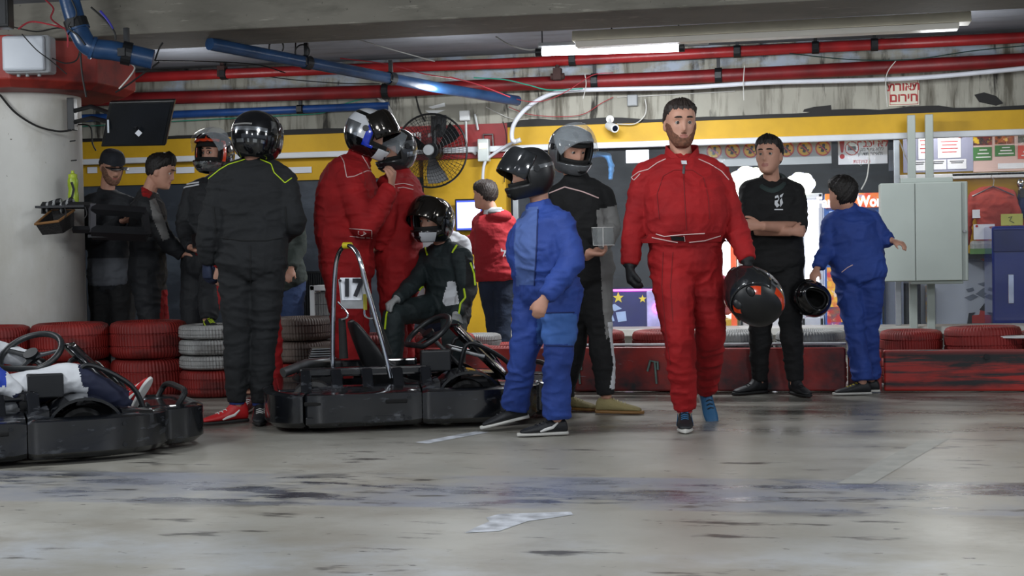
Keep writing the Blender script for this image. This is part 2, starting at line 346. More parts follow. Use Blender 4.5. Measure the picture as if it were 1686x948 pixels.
cable([(1475, 100), (1459, 126), (1461, 176)], .004, WC, 'white tie hanging beside the Hebrew sign', YW-.27)
cable([(1226, 108), (1224, 135), (1225, 165)], .004, WC, 'white tie hanging around the hose', YW-.28)
cable([(963, 122), (965, 140), (960, 162)], .004, WC, 'white tie hanging around hose near the lamp', YW-.28)
cable([(1427, 222), (1431, 250), (1428, 290), (1418, 312)], .006, WC, 'white lead hanging in front of the warning sign', YW+.25)
cable([(1476, 224), (1484, 240), (1490, 255), (1497, 270), (1500, 285)], .006, WC, 'white lead hanging beside cabinet posts', YW+.15)
cable([(828, 200), (834, 230), (830, 300)], .004, BC, 'thin black wire down the yellow wall', YW-.01)
cable([(683, 150), (690, 180), (700, 200)], .008, BC, 'black wire looping behind the wall fan', YW-.05)
cable([(620, 158), (636, 172), (645, 188), (640, 205)], .016, WC, 'pale bent tube behind the blue and white helmet', YW-.08)
cable([(800, 176), (820, 186), (845, 196), (870, 196)], .004, WC, 'thin white wire on the stained lintel', YW-.02)
for px, r_, lb in ((455, (62, 72, 88), 'black hook strap holding the slanting pipe at the beam'), (498, (66, 68, 92), 'second black hook strap around the slanting pipe')):
    D = 10.75 + (px-455)*.004
    c = atD(px, 80+(px-455)*.19, D)
    m = MB().tube([c+V((.055*math.cos(a), 0, .055*math.sin(a)+.01)) for a in np.linspace(-.6, 3.4, 16)] + [c+V((-.05, 0, .11))], .006, 6)
    tag(m.build('pipe_strap', BC), lb, 'strap')
cable([(20, 44), (60, 52), (100, 46), (130, 60), (128, 96), (108, 104), (86, 96)], .005, BC, 'black cable looping over the front of the red capital', D=10.05)
cable([(118, 0), (126, 24), (112, 44), (128, 58), (140, 74)], .006, BC, 'black wire wound along the thick blue pipe', D=9.42)
cable([(36, 56), (60, 82), (84, 100), (110, 122)], .004, BC, 'thin dark wire crossing the pale junction box', D=9.75)
cable([(150, 12), (170, 30), (188, 52), (190, 66)], .007, BC, 'black cable beside the short violet cable', D=9.5)
cable([(214, 104), (222, 112), (212, 128), (196, 146)], .005, WC, 'pale wire under the end of the elbow pipe', D=9.8)
cable([(1210, 150), (1120, 155), (1060, 158), (1016, 160)], .004, WC, 'thin white wire along the lintel to the grey box', YW-.02)
cable([(560, 96), (640, 106), (700, 122), (770, 134), (840, 160)], .005, REDC, 'thin red wire strung along the slanting blue pipe', D=11.9)
for pts, lb in (([(1604, 156), (1620, 152), (1640, 158), (1652, 170), (1640, 174), (1612, 168)], 'black paint smear on the lintel at far right'), ([(1324, 180), (1340, 176), (1368, 173), (1369, 182), (1340, 185), (1322, 184)], 'black paint smear on the lintel above the yellow band')):
    tag(MB().prism([(atY(a, b, YW).x, atY(a, b, YW).z) for a, b in pts], (0, YW-.001, 0), (1, 0, 0), (0, 0, 1), (0, -.003, 0)).build('paint_smear', blk, smooth=False), lb, 'smear')
# ------------------------------------------------------------------ lamps
tube_e = mat('lit fluorescent tube', 'f2f6ff', .5, emit=14, var=.0)
a, b = atD(893, 86, 11.3), atD(1118, 79, 11.05)
t = root('fluorescent_lamp', a, 'lit white fluorescent tube lamp hanging under the ceiling', 'lamp')
d = (b-a).normalized()
MB().tube([a, b], .028, 16).build('tube', tube_e, t)
m = MB().tube([a-d*.03+V((0, 0, .045)), b+d*.22+V((0, 0, .045))], .03, 4)
m.build('housing', WHITE, t, smooth=False, bevel=.004)
MB().tube([a-d*.05, a], .032, 14).build('end_cap', DARKMET, t); MB().tube([b, b+d*.04], .03, 14).build('end_cap', DARKMET, t)
for q in (a, b): MB().cyl(q+V((0, 0, .06)), V((q.x, q.y, ZC)), .005, 6).build('hanger', DARKMET, t)
l = bpy.data.lights.new('lamp_glow', 'AREA'); l.shape = 'RECTANGLE'; l.size = 1.0; l.size_y = .1; l.energy = 95; l.color = (.93, .96, 1)
lo = bpy.data.objects.new('lamp_light', l); COL.objects.link(lo); lo.location = (a+b)/2-V((0, 0, .045)); lo.rotation_euler.x = math.radians(25)
cream = mat('cream lamp housing', 'e2dbc4', .5, var=.05)
a, b = atD(945, 66, 11.0), atD(1597, 34, 10.45)
d = (b-a).normalized(); n_ = V((0, 0, 1)); s_ = d.cross(n_).normalized()
t = root('unlit_lamp', a, 'long cream unlit lamp housing hung along the beam', 'lamp')
MB().prism([(-.09, .055), (.09, .055), (.11, -.02), (-.11, -.02)], a, s_, n_, b-a).build('housing', cream, t, smooth=False, bevel=.004)
MB().prism([(-.1, -.021), (.1, -.021), (.07, -.06), (-.07, -.06)], a+d*.02, s_, n_, (b-a)-d*.1).build('diffuser', mat('white diffuser', 'd6d4cb', .4, var=.03), t, smooth=False, bevel=.006)
for f in (.1, .9): q = a.lerp(b, f); MB().cyl(q+V((0, 0, .04)), V((q.x, q.y, ZC)), .006, 6).build('hanger', DARKMET, t)
# ------------------------------------------------------------------ barrier
bar = mat('barrier red paint', 'b82a21', .45, var=.18, vs=3, bump=.25, bs=14)
layer(bar, '1a1c1e', 1.7, .48, .58, (.55, 1, 3.2), seed=2, band=(2, .0, .05, .24, .30), rough=.6)
layer(bar, '1d2022', 4, .5, .6, (.3, 1, 6), seed=6, band=(2, .02, .06, .27, .3))
bar2 = mat('worn barrier paint', 'a8261f', .45, var=.2, vs=4, bump=.25, bs=14)
layer(bar2, '23282c', 1.6, .43, .62, (1, 1, 1.3), seed=8, rough=.6); layer(bar2, '8d9aa0', 9, .66, .72, (.4, 1, 3), seed=9)
def xB(px): return atY(px, 640, YB).x
ZT = atY(1600, 576, YB).z
def board(px0, px1, m, label, zt=ZT, dy=0, bolts=()):
    x0, x1 = xB(px0), xB(px1); t = root('barrier_board', ((x0+x1)/2, YB+dy+.04, 0), label, 'barrier', 'painted boards of the track barrier')
    MB().box(((x0+x1)/2, YB+dy+.03, zt/2+.004), (x1-x0-.006, .06, zt-.008)).build('board', m, t, smooth=False, bevel=.012)
    MB().box(((x0+x1)/2, YB+dy+.05, zt-.012), (x1-x0-.01, .09, .02)).build('top_strip', m, t, smooth=False, bevel=.006)
    for px in bolts:
        MB().tube([V((xB(px), YB+dy+.001, zt*.84)), V((xB(px), YB+dy-.015, zt*.84))], .018, 10).build('bolt', DARKMET, t)
    return t
board(1455, 1790, bar, 'bright red barrier board with black rubber scuffs at far right', bolts=(1625,))
board(1396, 1453, bar2, 'short worn red barrier board behind the walking child in blue')
board(1180, 1394, bar2, 'dark scuffed red barrier board behind the boy in black', zt=ZT+.02)
board(946, 1178, bar2, 'worn red barrier board behind the man in red', zt=ZT+.03)
board(700, 944, bar2, 'red barrier board behind the front of kart 17', zt=ZT+.03)
board(450, 698, bar2, 'red barrier board behind the rear of kart 17', zt=ZT-.08)
board(100, 448, bar, 'red barrier board with black scuffs below the left tyres', zt=ZT-.08)
hk = mat('grey green steel', '6f8580', .5, metal=.5)
for px, lb in ((953, 'grey green hook hanging on the barrier beside the tan shoe'), (1079, 'grey green hook hanging on the barrier left of the red legs')):
    x = xB(px); m = MB().tube([V((x, YB-.012, ZT-.07)), V((x+.01, YB-.012, .06))], .008, 6).tube([V((x-.05, YB-.012, ZT-.13)), V((x-.03, YB-.012, ZT-.06)), V((x+.02, YB-.012, ZT-.07)), V((x+.02, YB-.012, ZT-.12))], .009, 6)
    tag(m.build('barrier_hook', hk), lb, 'hook')
wl = mat('white worn strip', 'b9bcc0', .5, var=.2, vs=9)
x0, x1 = xB(950), xB(1395)
tag(MB().box(((x0+x1)/2, YB+.10, ZT+.040), (x1-x0, .09, .014)).build('edge_strip', wl, smooth=False, bevel=.004), 'thin whitish strip lying on top of the dark barrier boards', 'strip')
# ------------------------------------------------------------------ tyres
def tyremat(name, col, col2):
    m = mat(name, col, .62, var=.2, vs=5, bump=.0, col2=None); nt = m.node_tree; N = nt.nodes; L = nt.links; b = N['Principled BSDF']
    layer(m, col2, 3, .5, .66, (1, 1, 2), seed=4)
    g = N.new('ShaderNodeTexGradient'); g.gradient_type = 'RADIAL'; tc = N.new('ShaderNodeTexCoord'); L.new(tc.outputs['Object'], g.inputs[0])
    sx = N.new('ShaderNodeSeparateXYZ'); L.new(tc.outputs['Object'], sx.inputs[0])
    mu = N.new('ShaderNodeMath'); mu.operation = 'MULTIPLY_ADD'; mu.inputs[1].default_value = 440; L.new(g.outputs['Fac'], mu.inputs[0])
    m2 = N.new('ShaderNodeMath'); m2.operation = 'MULTIPLY'; m2.inputs[1].default_value = 14; L.new(sx.outputs[2], m2.inputs[0]); L.new(m2.outputs[0], mu.inputs[2])
    sn = N.new('ShaderNodeMath'); sn.operation = 'SINE'; L.new(mu.outputs[0], sn.inputs[0])
    bp = N.new('ShaderNodeBump'); bp.inputs['Strength'].default_value = .5; bp.inputs['Distance'].default_value = .004
    L.new(sn.outputs[0], bp.inputs['Height']); L.new(bp.outputs[0], b.inputs['Normal']); return m
TR = tyremat('red painted tyre', '8f201b', '4a1512'); TW = tyremat('white painted tyre', 'a9aaa8', '6c6a67'); TG = tyremat('grey brown tyre', '6b5d55', '3f3833'); TK = tyremat('black kart tyre', '1b1b1b', '262626')
def tyre_mesh(r, w, m):
    g = .006; h = w/2
    prof = [(r*.58, -h*.8), (r*.66, -h*.98), (r*.82, -h), (r*.94, -h*.9), (r*.985, -h*.72)]
    for k in (-.5, -.17, .17, .5):
        prof += [(r, (k-.11)*w if k > -.5 else -h*.62), (r, (k-.03)*w), (r-g, (k-.02)*w), (r-g, (k+.02)*w), (r, (k+.03)*w)]
    prof = [p for p in prof]
    prof += [(r*.985, h*.72+.0), (r*.94, h*.9), (r*.82, h), (r*.66, h*.98), (r*.58, h*.8)]
    prof2 = []
    for p in sorted(prof[5:-5], key=lambda q: q[1]): prof2.append(p)
    prof = prof[:5] + [p for p in prof2 if abs(p[1]) < h*.72] + prof[-5:] + [(r*.62, h*.7), (r*.62, -h*.7)]
    mb = MB().lathe(prof, (0, 0, 0), n=56, closedp=True); me = mb.mesh('tyre')
    me.polygons.foreach_set('use_smooth', [True]*len(me.polygons)); me.set_sharp_from_angle(angle=math.radians(50)); me.materials.append(m); return me
TM = {}
def tyre(c, r, w, m, label, group, tilt=(0, 0)):
    k = (r, w, m.name)
    if k not in TM: TM[k] = tyre_mesh(r, w, m)
    o = bpy.data.objects.new('tyre', TM[k]); COL.objects.link(o); o.location = c; o.rotation_euler = (tilt[0], tilt[1], random.random()*6)
    return tag(o, label, 'tyre', group)
def stackpos(px, D=10.35): p = atD(px, 560, D); return p.x, p.y
G1 = 'tyres of the barrier at the left'
def stack(px, D, rows, r):
    x, y = stackpos(px, D); z = 0.0
    for w, m, lb in rows: tyre((x, y, z+w/2), r, w-.006, m, lb, G1); z += w
stack(245, 10.42, [(.27, TR, 'red tyre at the bottom of the stack right of the left kart steering wheel'), (.26, TR, 'red tyre topmost in front of the man in racing jacket')], .268)
stack(116, 10.32, [(.27, TR, 'red tyre at the bottom of the stack below the pillar'), (.26, TR, 'red tyre topmost on the stack in front of the round pillar')], .268)
stack(-14, 10.30, [(.27, TR, 'bottom red tyre at the left edge of the photo'), (.25, TR, 'top red tyre at the left edge behind the steering wheel')], .268)
stack(352, 10.36, [(.19, TR, 'red tyre at the bottom under the white tyres'), (.10, TW, 'white tyre lowest of the three white ones'), (.11, TW, 'white tyre in the middle of the white stack'), (.10, TW, 'white tyre topmost under the black and lime shoe')], .24)
stack(494, 10.45, [(.22, TR, 'red tyre at the bottom under the grey brown tyres'), (.15, TG, 'grey brown tyre lower of two behind kart 17'), (.165, TG, 'grey brown tyre topmost behind kart 17')], .235)
stack(612, 10.55, [(.2, TR, 'bottom red tyre behind the number plate of kart 17'), (.2, TR, 'upper red tyre behind the number plate of kart 17')], .25)
G2 = 'tyres lying behind the right barrier'
for px, z, m, r, lb in ((720, .2, TR, .27, 'red tyre under the seated boy'), (790, .2, TW, .16, 'small white tyre beside the seated boy'), (840, .1, TR, .27, 'red tyre behind the barrier near the blue suit'),
        (975, .21, TR, .23, 'red tyre lying left of the man in red behind barrier'), (1095, .21, TR, .23, 'red tyre lying behind the man in red'), (1215, .20, TW, .24, 'whitish tyre lying behind the black helmet'), (1335, .20, TW, .24, 'whitish tyre lying behind the boy in black'),
        (1455, .14, TW, .24, 'whitish tyre behind the short worn barrier board'), (1500, .19, TR, .21, 'red tyre under the electric cabinet'), (1618, .22, TR, .25, 'red tyre lying topmost at the right end'), (1740, .18, TR, .25, 'red tyre at the right edge of the photo')):
    base = atY(px, 560, YB+.42+(.12 if z < .2 else 0)+{790: .33, 1455: .42, 840: .05}.get(px, 0))
    tyre((base.x, base.y, z+.09 if z > .15 else z+.1), r, .19 if r > .2 else .14, m, lb, G2, (.0, .03 if px == 1618 else 0))
    if z >= .18: tyre((base.x, base.y, .098), r, .185, TR, 'red tyre hidden below: ' + lb if 0 else 'lower tyre beneath the '+lb, G2)
c = atY(1660, 556, YB+.2)
tag(MB().prism([(-.12, 0), (.02, .03), (.4, .02), (.4, -.03), (.05, -.03)], c, (1, 0, 0), (0, .5, .1), (0, 0, .012)).build('foam_sheet', WHITE, smooth=False), 'white crumpled sheet lying on the rightmost tyres', 'sheet')
# floor markings
fm = mat('worn floor paint', 'ccd0d6', .55, var=.25, vs=14)
def floorpoly(px, label, cat='marking'):
    P = [gnd(a, b, .0015) for a, b in px]; mb = MB().add(P, [tuple(range(len(P)))]); return tag(mb.build('floor_marking', fm, smooth=False), label, cat)
floorpoly([(765, 877), (822, 874), (868, 858), (944, 847), (940, 842), (820, 846), (800, 852), (806, 858), (782, 868)], 'pale worn arrow painted on the floor in the foreground')
floorpoly([(684, 728), (704, 730), (806, 711), (782, 710)], 'faint white line painted on the floor beside the kart')
fm2 = mat('faint floor paint', 'a9a9a2', .5, var=.1, vs=9)
P = [gnd(a, b, .0012) for a, b in ((1378, 796), (1436, 796), (1562, 722), (1520, 722))]
tag(MB().add(P, [(0, 1, 2, 3)]).build('floor_marking', fm2, smooth=False), 'wide faint stripe painted on the floor at right', 'marking')
# ------------------------------------------------------------------ people
def vnoise(P, seed=0):
    P = P + seed*17.3; I = np.floor(P).astype(np.int64); f = P-I; f = f*f*(3-2*f); out = 0
    def h(a):
        n = (a[:, 0]*374761393 + a[:, 1]*668265263 + a[:, 2]*2147483647 + seed*144665) & 0x7fffffff
        n = ((n ^ (n >> 13))*1274126177) & 0x7fffffff
        return ((n ^ (n >> 16)) & 0xffff)/65535.0
    for dx in (0, 1):
        for dy in (0, 1):
            for dz in (0, 1):
                w = (f[:, 0] if dx else 1-f[:, 0])*(f[:, 1] if dy else 1-f[:, 1])*(f[:, 2] if dz else 1-f[:, 2])
                out = out + w*h(I+np.array([dx, dy, dz]))
    return out
def voxel(mb, name, mats, parent, vs=.009, smooth=4, wrinkle=0, wsc=(10, 10, 15), seed=0, label=None, mask=None):
    me = mb.mesh('tmp'); o = bpy.data.objects.new('tmp', me); COL.objects.link(o)
    r = o.modifiers.new('r', 'REMESH'); r.mode = 'VOXEL'; r.voxel_size = vs; r.adaptivity = 0
    if smooth: s = o.modifiers.new('s', 'SMOOTH'); s.iterations = smooth; s.factor = .5
    dg = bpy.context.evaluated_depsgraph_get(); dg.update()
    me2 = bpy.data.meshes.new_from_object(o.evaluated_get(dg)); bpy.data.objects.remove(o); bpy.data.meshes.remove(me)
    n = len(me2.vertices); co = np.empty(n*3); me2.vertices.foreach_get('co', co); co = co.reshape(-1, 3)
    if wrinkle:
        no = np.empty(n*3); me2.vertex_normals.foreach_get('vector', no); no = no.reshape(-1, 3)
        q = co*np.array(wsc); wq = q + 1.3*np.stack([vnoise(q*.5, seed+5), vnoise(q*.5, seed+6), vnoise(q*.5, seed+7)], 1)
        a = 1-np.abs(2*vnoise(wq, seed)-1); b = 1-np.abs(2*vnoise(wq*2.1, seed+1)-1)
        d = (a**2*.8 + b**2*.35 - .42)*wrinkle
        if mask is not None: d = d*mask(co)
        co = co + no*d[:, None]
    co = co - np.array(OFF.get(parent.name, V((0, 0, 0)))) if parent is not None else co
    me2.vertices.foreach_set('co', co.ravel()); me2.materials.clear()
    for m in mlist(mats): me2.materials.append(m)
    me2.polygons.foreach_set('use_smooth', [True]*len(me2.polygons)); me2.polygons.foreach_set('material_index', [0]*len(me2.polygons)); me2.update()
    me2.name = name; ob = link(name, me2, parent)
    if label: ob['label'] = label
    return ob
def geo(ob):
    me = ob.data; n = len(me.polygons); c = np.empty(n*3); me.polygons.foreach_get('center', c); no = np.empty(n*3); me.polygons.foreach_get('normal', no)
    return c.reshape(-1, 3)+np.array(OFF[ob.name]), no.reshape(-1, 3)
def proj(P):
    d = P-np.array(CAM); z = d@np.array(c_f); return 843+F*(d@np.array(c_r))/z, 474-F*(d@np.array(c_u))/z
def inpoly(x, y, poly):
    r = np.zeros(len(x), bool); n = len(poly)
    for i in range(n):
        (x0, y0), (x1, y1) = poly[i], poly[(i+1) % n]
        c = ((y0 > y) != (y1 > y)) & (x < (x1-x0)*(y-y0)/((y1-y0) or 1e-9)+x0); r ^= c
    return r
def paint(ob, mi, poly=None, pred=None):
    """give the cloth panel outlined on the visible side its own cloth"""
    c, n = geo(ob); ok = np.ones(len(c), bool)
    if poly is not None:
        x, y = proj(c); f = ((np.array(CAM)-c)*n).sum(1) > 0; ok &= inpoly(x, y, poly) & f
    if pred is not None: ok &= pred(c)
    idx = np.empty(len(c), np.int32); ob.data.polygons.foreach_get('material_index', idx); idx[ok] = mi; ob.data.polygons.foreach_set('material_index', idx)
def bvh(ob):
    me = ob.data; off = OFF[ob.name]; return BVHTree.FromPolygons([v.co+off for v in me.vertices], [p.vertices[:] for p in me.polygons])
def onsurf(ob, px, closed=False, step=3):
    b = bvh(ob); out = [[]]; pts = px+[px[0]] if closed else px
    for (x0, y0), (x1, y1) in zip(pts, pts[1:]):
        k = max(1, int(math.hypot(x1-x0, y1-y0)/step))
        for j in range(k+1):
            d = ray(x0+(x1-x0)*j/k, y0+(y1-y0)*j/k).normalized(); h = b.ray_cast(CAM, d)
            if h[0] is None: out.append([]) if out[-1] else 0
            else:
                if out[-1] and (out[-1][-1]-h[0]).length > .07: out.append([])
                out[-1].append(h[0]+h[1]*.002)
    return [s for s in out if len(s) > 1]
def piping(ob, px, m, r=.004, name='piping', label=None, parent=None):
    for l in (px if isinstance(px[0], list) else [px]):
        for s in onsurf(ob, l):
            s2 = [s[0]]+[(s[i-1]+s[i]+s[i+1])/3 for i in range(1, len(s)-1)]+[s[-1]]
            MB().tube(s2, r, 6).build(name, m, parent or ob, label=label)
def patch(ob, px, m, name='print', lift=.003, parent=None, th=.0015, label=None):
    """a small print that lies on cloth: outline points dropped onto the surface"""
    b = bvh(ob); P = []
    for x, y in px:
        d = ray(x, y).normalized(); h = b.ray_cast(CAM, d)
        if h[0] is None: return
        P.append(h[0]+h[1]*lift)
    n = len(P); q = [p-(P[1]-P[0]).cross(P[2]-P[0]).normalized()*0 for p in P]; mb = MB()
    dv = (CAM-P[0]).normalized()*th; mb.add(P+[p+dv for p in P], [tuple(range(n)), tuple(range(n, 2*n))]+[(i, (i+1) % n, n+(i+1) % n, n+i) for i in range(n)])
    return mb.build(name, m, parent or ob, smooth=False, label=label)
# --- head
HZ = [-.115, -.105, -.09, -.07, -.045, -.015, .015, .045, .07, .092, .108, .118]
HF = [.052, .080, .090, .090, .088, .087, .089, .095, .090, .072, .045, .012]
HB = [-.02, -.005, -.025, -.055, -.080, -.096, -.103, -.103, -.095, -.078, -.052, -.012]
HW = [.020, .036, .048, .059, .068, .074, .0765, .077, .073, .061, .041, .012]
def g_(x, s): return math.exp(-(x/s)**2)
def headpt(a, z, face=True):
    f, b, w = np.interp(z, HZ, HF), np.interp(z, HZ, HB), np.interp(z, HZ, HW)
    mid, hl = (f+b)/2, (f-b)/2; ca, sa = math.cos(a), math.sin(a)
    p = 2.25; k = (abs(ca)**p+abs(sa)**p)**(-1/p); x = w*sa*k; y = mid+hl*ca*k
    if face and ca > 0:
        fz = ca
        if -.04 < z < .04: y += .027*g_(x, .0125)*np.interp(z, [-.040, -.033, -.024, -.01, .03, .04], [0, .55, 1, .75, .12, 0])
        y += .006*g_(z-.037, .010)*g_(abs(x)-.026, .022) - .013*g_(abs(x)-.031, .014)*g_(z-.015, .011)
        y += .006*g_(z+.050, .009)*g_(x, .020) + .006*g_(z+.068, .008)*g_(x, .018) - .006*g_(z+.0585, .0035)*g_(x, .02)
        y += .007*g_(z+.100, .014)*g_(x, .018) + .004*g_(abs(x)-.045, .015)*g_(z+.012, .016)
    return x, y, z
def headgrid(fn, na=72, nz=56):
    rings = []
    for i in range(nz):
        t = i/(nz-1); z = -.115+.233*(.5-.5*math.cos(math.pi*(.04+.92*t)))/1.0
        rings.append([fn(2*math.pi*j/na, z) for j in range(na)])
    return rings
def hframe(c, look, up=None, tilt=0):
    y = V(look).normalized(); z = (V(up) if up else V((0, 0, 1))); z = (z-y*z.dot(y)).normalized(); x = y.cross(z)
    if tilt: q = Matrix.Rotation(math.radians(tilt), 3, y); x = q@x; z = q@z
    return Matrix((x, y, z)).transposed(), V(c)
def add_head(mb, fr, s=1, ears=True):
    M, c = fr; mb.loft([[c+M@V(p)*s for p in r] for r in headgrid(headpt)])
    if ears:
        for k in (-1, 1):
            E = M@Matrix.Rotation(k*.35, 3, 'Z')@Matrix.Rotation(-.12, 3, 'X')
            mb.ball(c+M@V((k*.078, -.006, -.004))*s, (.009*s, .019*s, .031*s), E, 12, 8); mb.ball(c+M@V((k*.073, .002, -.016))*s, (.009*s, .012*s, .016*s), E, 10, 6)
def hairmesh(fr, s, front=.055, side=.0, nape=-.06, th=.013, vol=.0, seed=0, top=.006, quiff=0):
    M, c = fr
    def fn(a, z):
        x, y, zz = headpt(a, z, False); ca = math.cos(a)
        lim = np.interp(ca, [-1, -.45, -.22, .0, .18, .45, .62, .8, 1], [nape, nape+.01, side-.03, side-.012, side+.02, front-.022, front-.004, front, front])
        on = 1/(1+math.exp(-(z-lim)/.0022)); d = V((x, y*.9, zz*.9)).normalized()
        n = (math.sin(a*23+z*210+seed)+math.sin(a*37-z*160+seed*2)+math.sin(a*61+z*90))*.0012 + (math.sin(a*9+z*60+seed))*.0016
        lim += .004*math.sin(a*13+seed)+.003*math.sin(a*29+seed*3)
        on = 1/(1+math.exp(-max(-40, min(40, (z-lim)/.0016)))); gr = max(0, min(1, (z-lim)/.035))
        t = (.0015+th*gr**.7+(top*max(0, z/.1)+quiff*max(0, ca)*max(0, z/.1))*gr+n*1.5*min(1, gr*2))*on - .010*(1-on); q = V((x, y, zz))+d*t
        return q
    return [[c+M@(p*s) for p in r] for r in headgrid(fn, 96, 72)]
def beardmesh(fr, s, th=.005, top=-.03, seed=0, mous=True):
    M, c = fr
    def fn(a, z):
        x, y, zz = headpt(a, z, True); ca = math.cos(a); on = 0
        lim = np.interp(abs(x), [0, .018, .03, .05, .062, .08], [-.064, -.062, -.05, -.035, .0, .02])
        if ca > .02: on = 1/(1+math.exp((z-lim)/.003))
        if mous and ca > .5: on = max(on, g_(z+.041, .0065)*g_(x, .024)*1.15)
        on = min(1, on)*(1-.85*g_(z+.058, .006)*g_(x, .016)); d = V((x, y, zz*.6)).normalized()
        n = (math.sin(a*41+z*330+seed)+math.sin(a*57-z*260))*.0008
        return V((x, y, zz))+d*((th+n)*on-.009*(1-on))
    return [[c+M@(p*s) for p in r] for r in headgrid(fn, 96, 72)]
SKIN = mat('skin', 'c08f79', .55, var=.06, vs=14, bump=.05, bs=80); SKIN2 = mat('tanned skin', '9c6c52', .55, var=.06, vs=14, bump=.05, bs=80)
LIP = mat('lips', 'a0665a', .45, var=.05); EYEW = mat('eye white', 'b3aea6', .2, var=.02); IRIS = mat('iris', '1c120c', .15, var=.02)
HAIRD = mat('dark hair', '17120f', .6, var=.2, vs=40, bump=.4, bs=120); HAIRB = mat('brown hair', '2a1f19', .6, var=.2, vs=40, bump=.4, bs=120); BEARD = mat('reddish beard', '80543f', .8, var=.25, vs=70, bump=.6, bs=220); BEARDD = mat('stubble', '86614e', .85, var=.25, vs=70)
def face(person, fr, s=1, skin=None, hair=None, beard=None, brow=None, lids=20, **hk):
    M, c = fr
    for k in (-1, 1):
        e = c+M@V((k*.031, .0735, .0135))*s
        eb = MB().ball(e, .0118*s, M, 16, 12).build('eye', EYEW, person)
        MB().ball(e+M@V((0, .0088, -.0005))*s, (.0072*s, .0045*s, .0072*s), M, 12, 8).build('iris', IRIS, eb)
        up = MB()
        rings = []
        for i in range(7):
            an = math.radians(12+lids+i*15); rings.append([e+M@(V((.0142*math.cos(b)*1.0, .0142*math.sin(b)*math.cos(an), .0142*math.sin(b)*math.sin(an))))*s for b in np.linspace(.12, math.pi-.12, 12)])
        vs = [p for r in rings for p in r]; up.add(vs, [(i*12+j, i*12+j+1, (i+1)*12+j+1, (i+1)*12+j) for i in range(6) for j in range(11)])
        o = up.build('eyelid', skin or SKIN, eb); sd = o.modifiers.new('s', 'SOLIDIFY'); sd.thickness = .0012
        if brow:
            P = []
            for t in np.linspace(0, 1, 8):
                x = k*(.012+.037*t); z = .034+.008*math.sin(math.pi*(.25+.55*t)); f = headpt(math.asin(max(-1, min(1, x/.082))), z)
                P.append(c+M@V((x, f[1]+.002, z))*s)
            MB().tube(P, [.0015*s]+[.0042*s]*5+[.003*s, .001*s], 8, flat=1.1).build('eyebrow', brow, person)
    if hair: MB().loft(hairmesh(fr, s, **hk)).build('hair', hair, person, angle=180)
    if beard: MB().loft(beardmesh(fr, s)).build('beard', beard, person, angle=180)
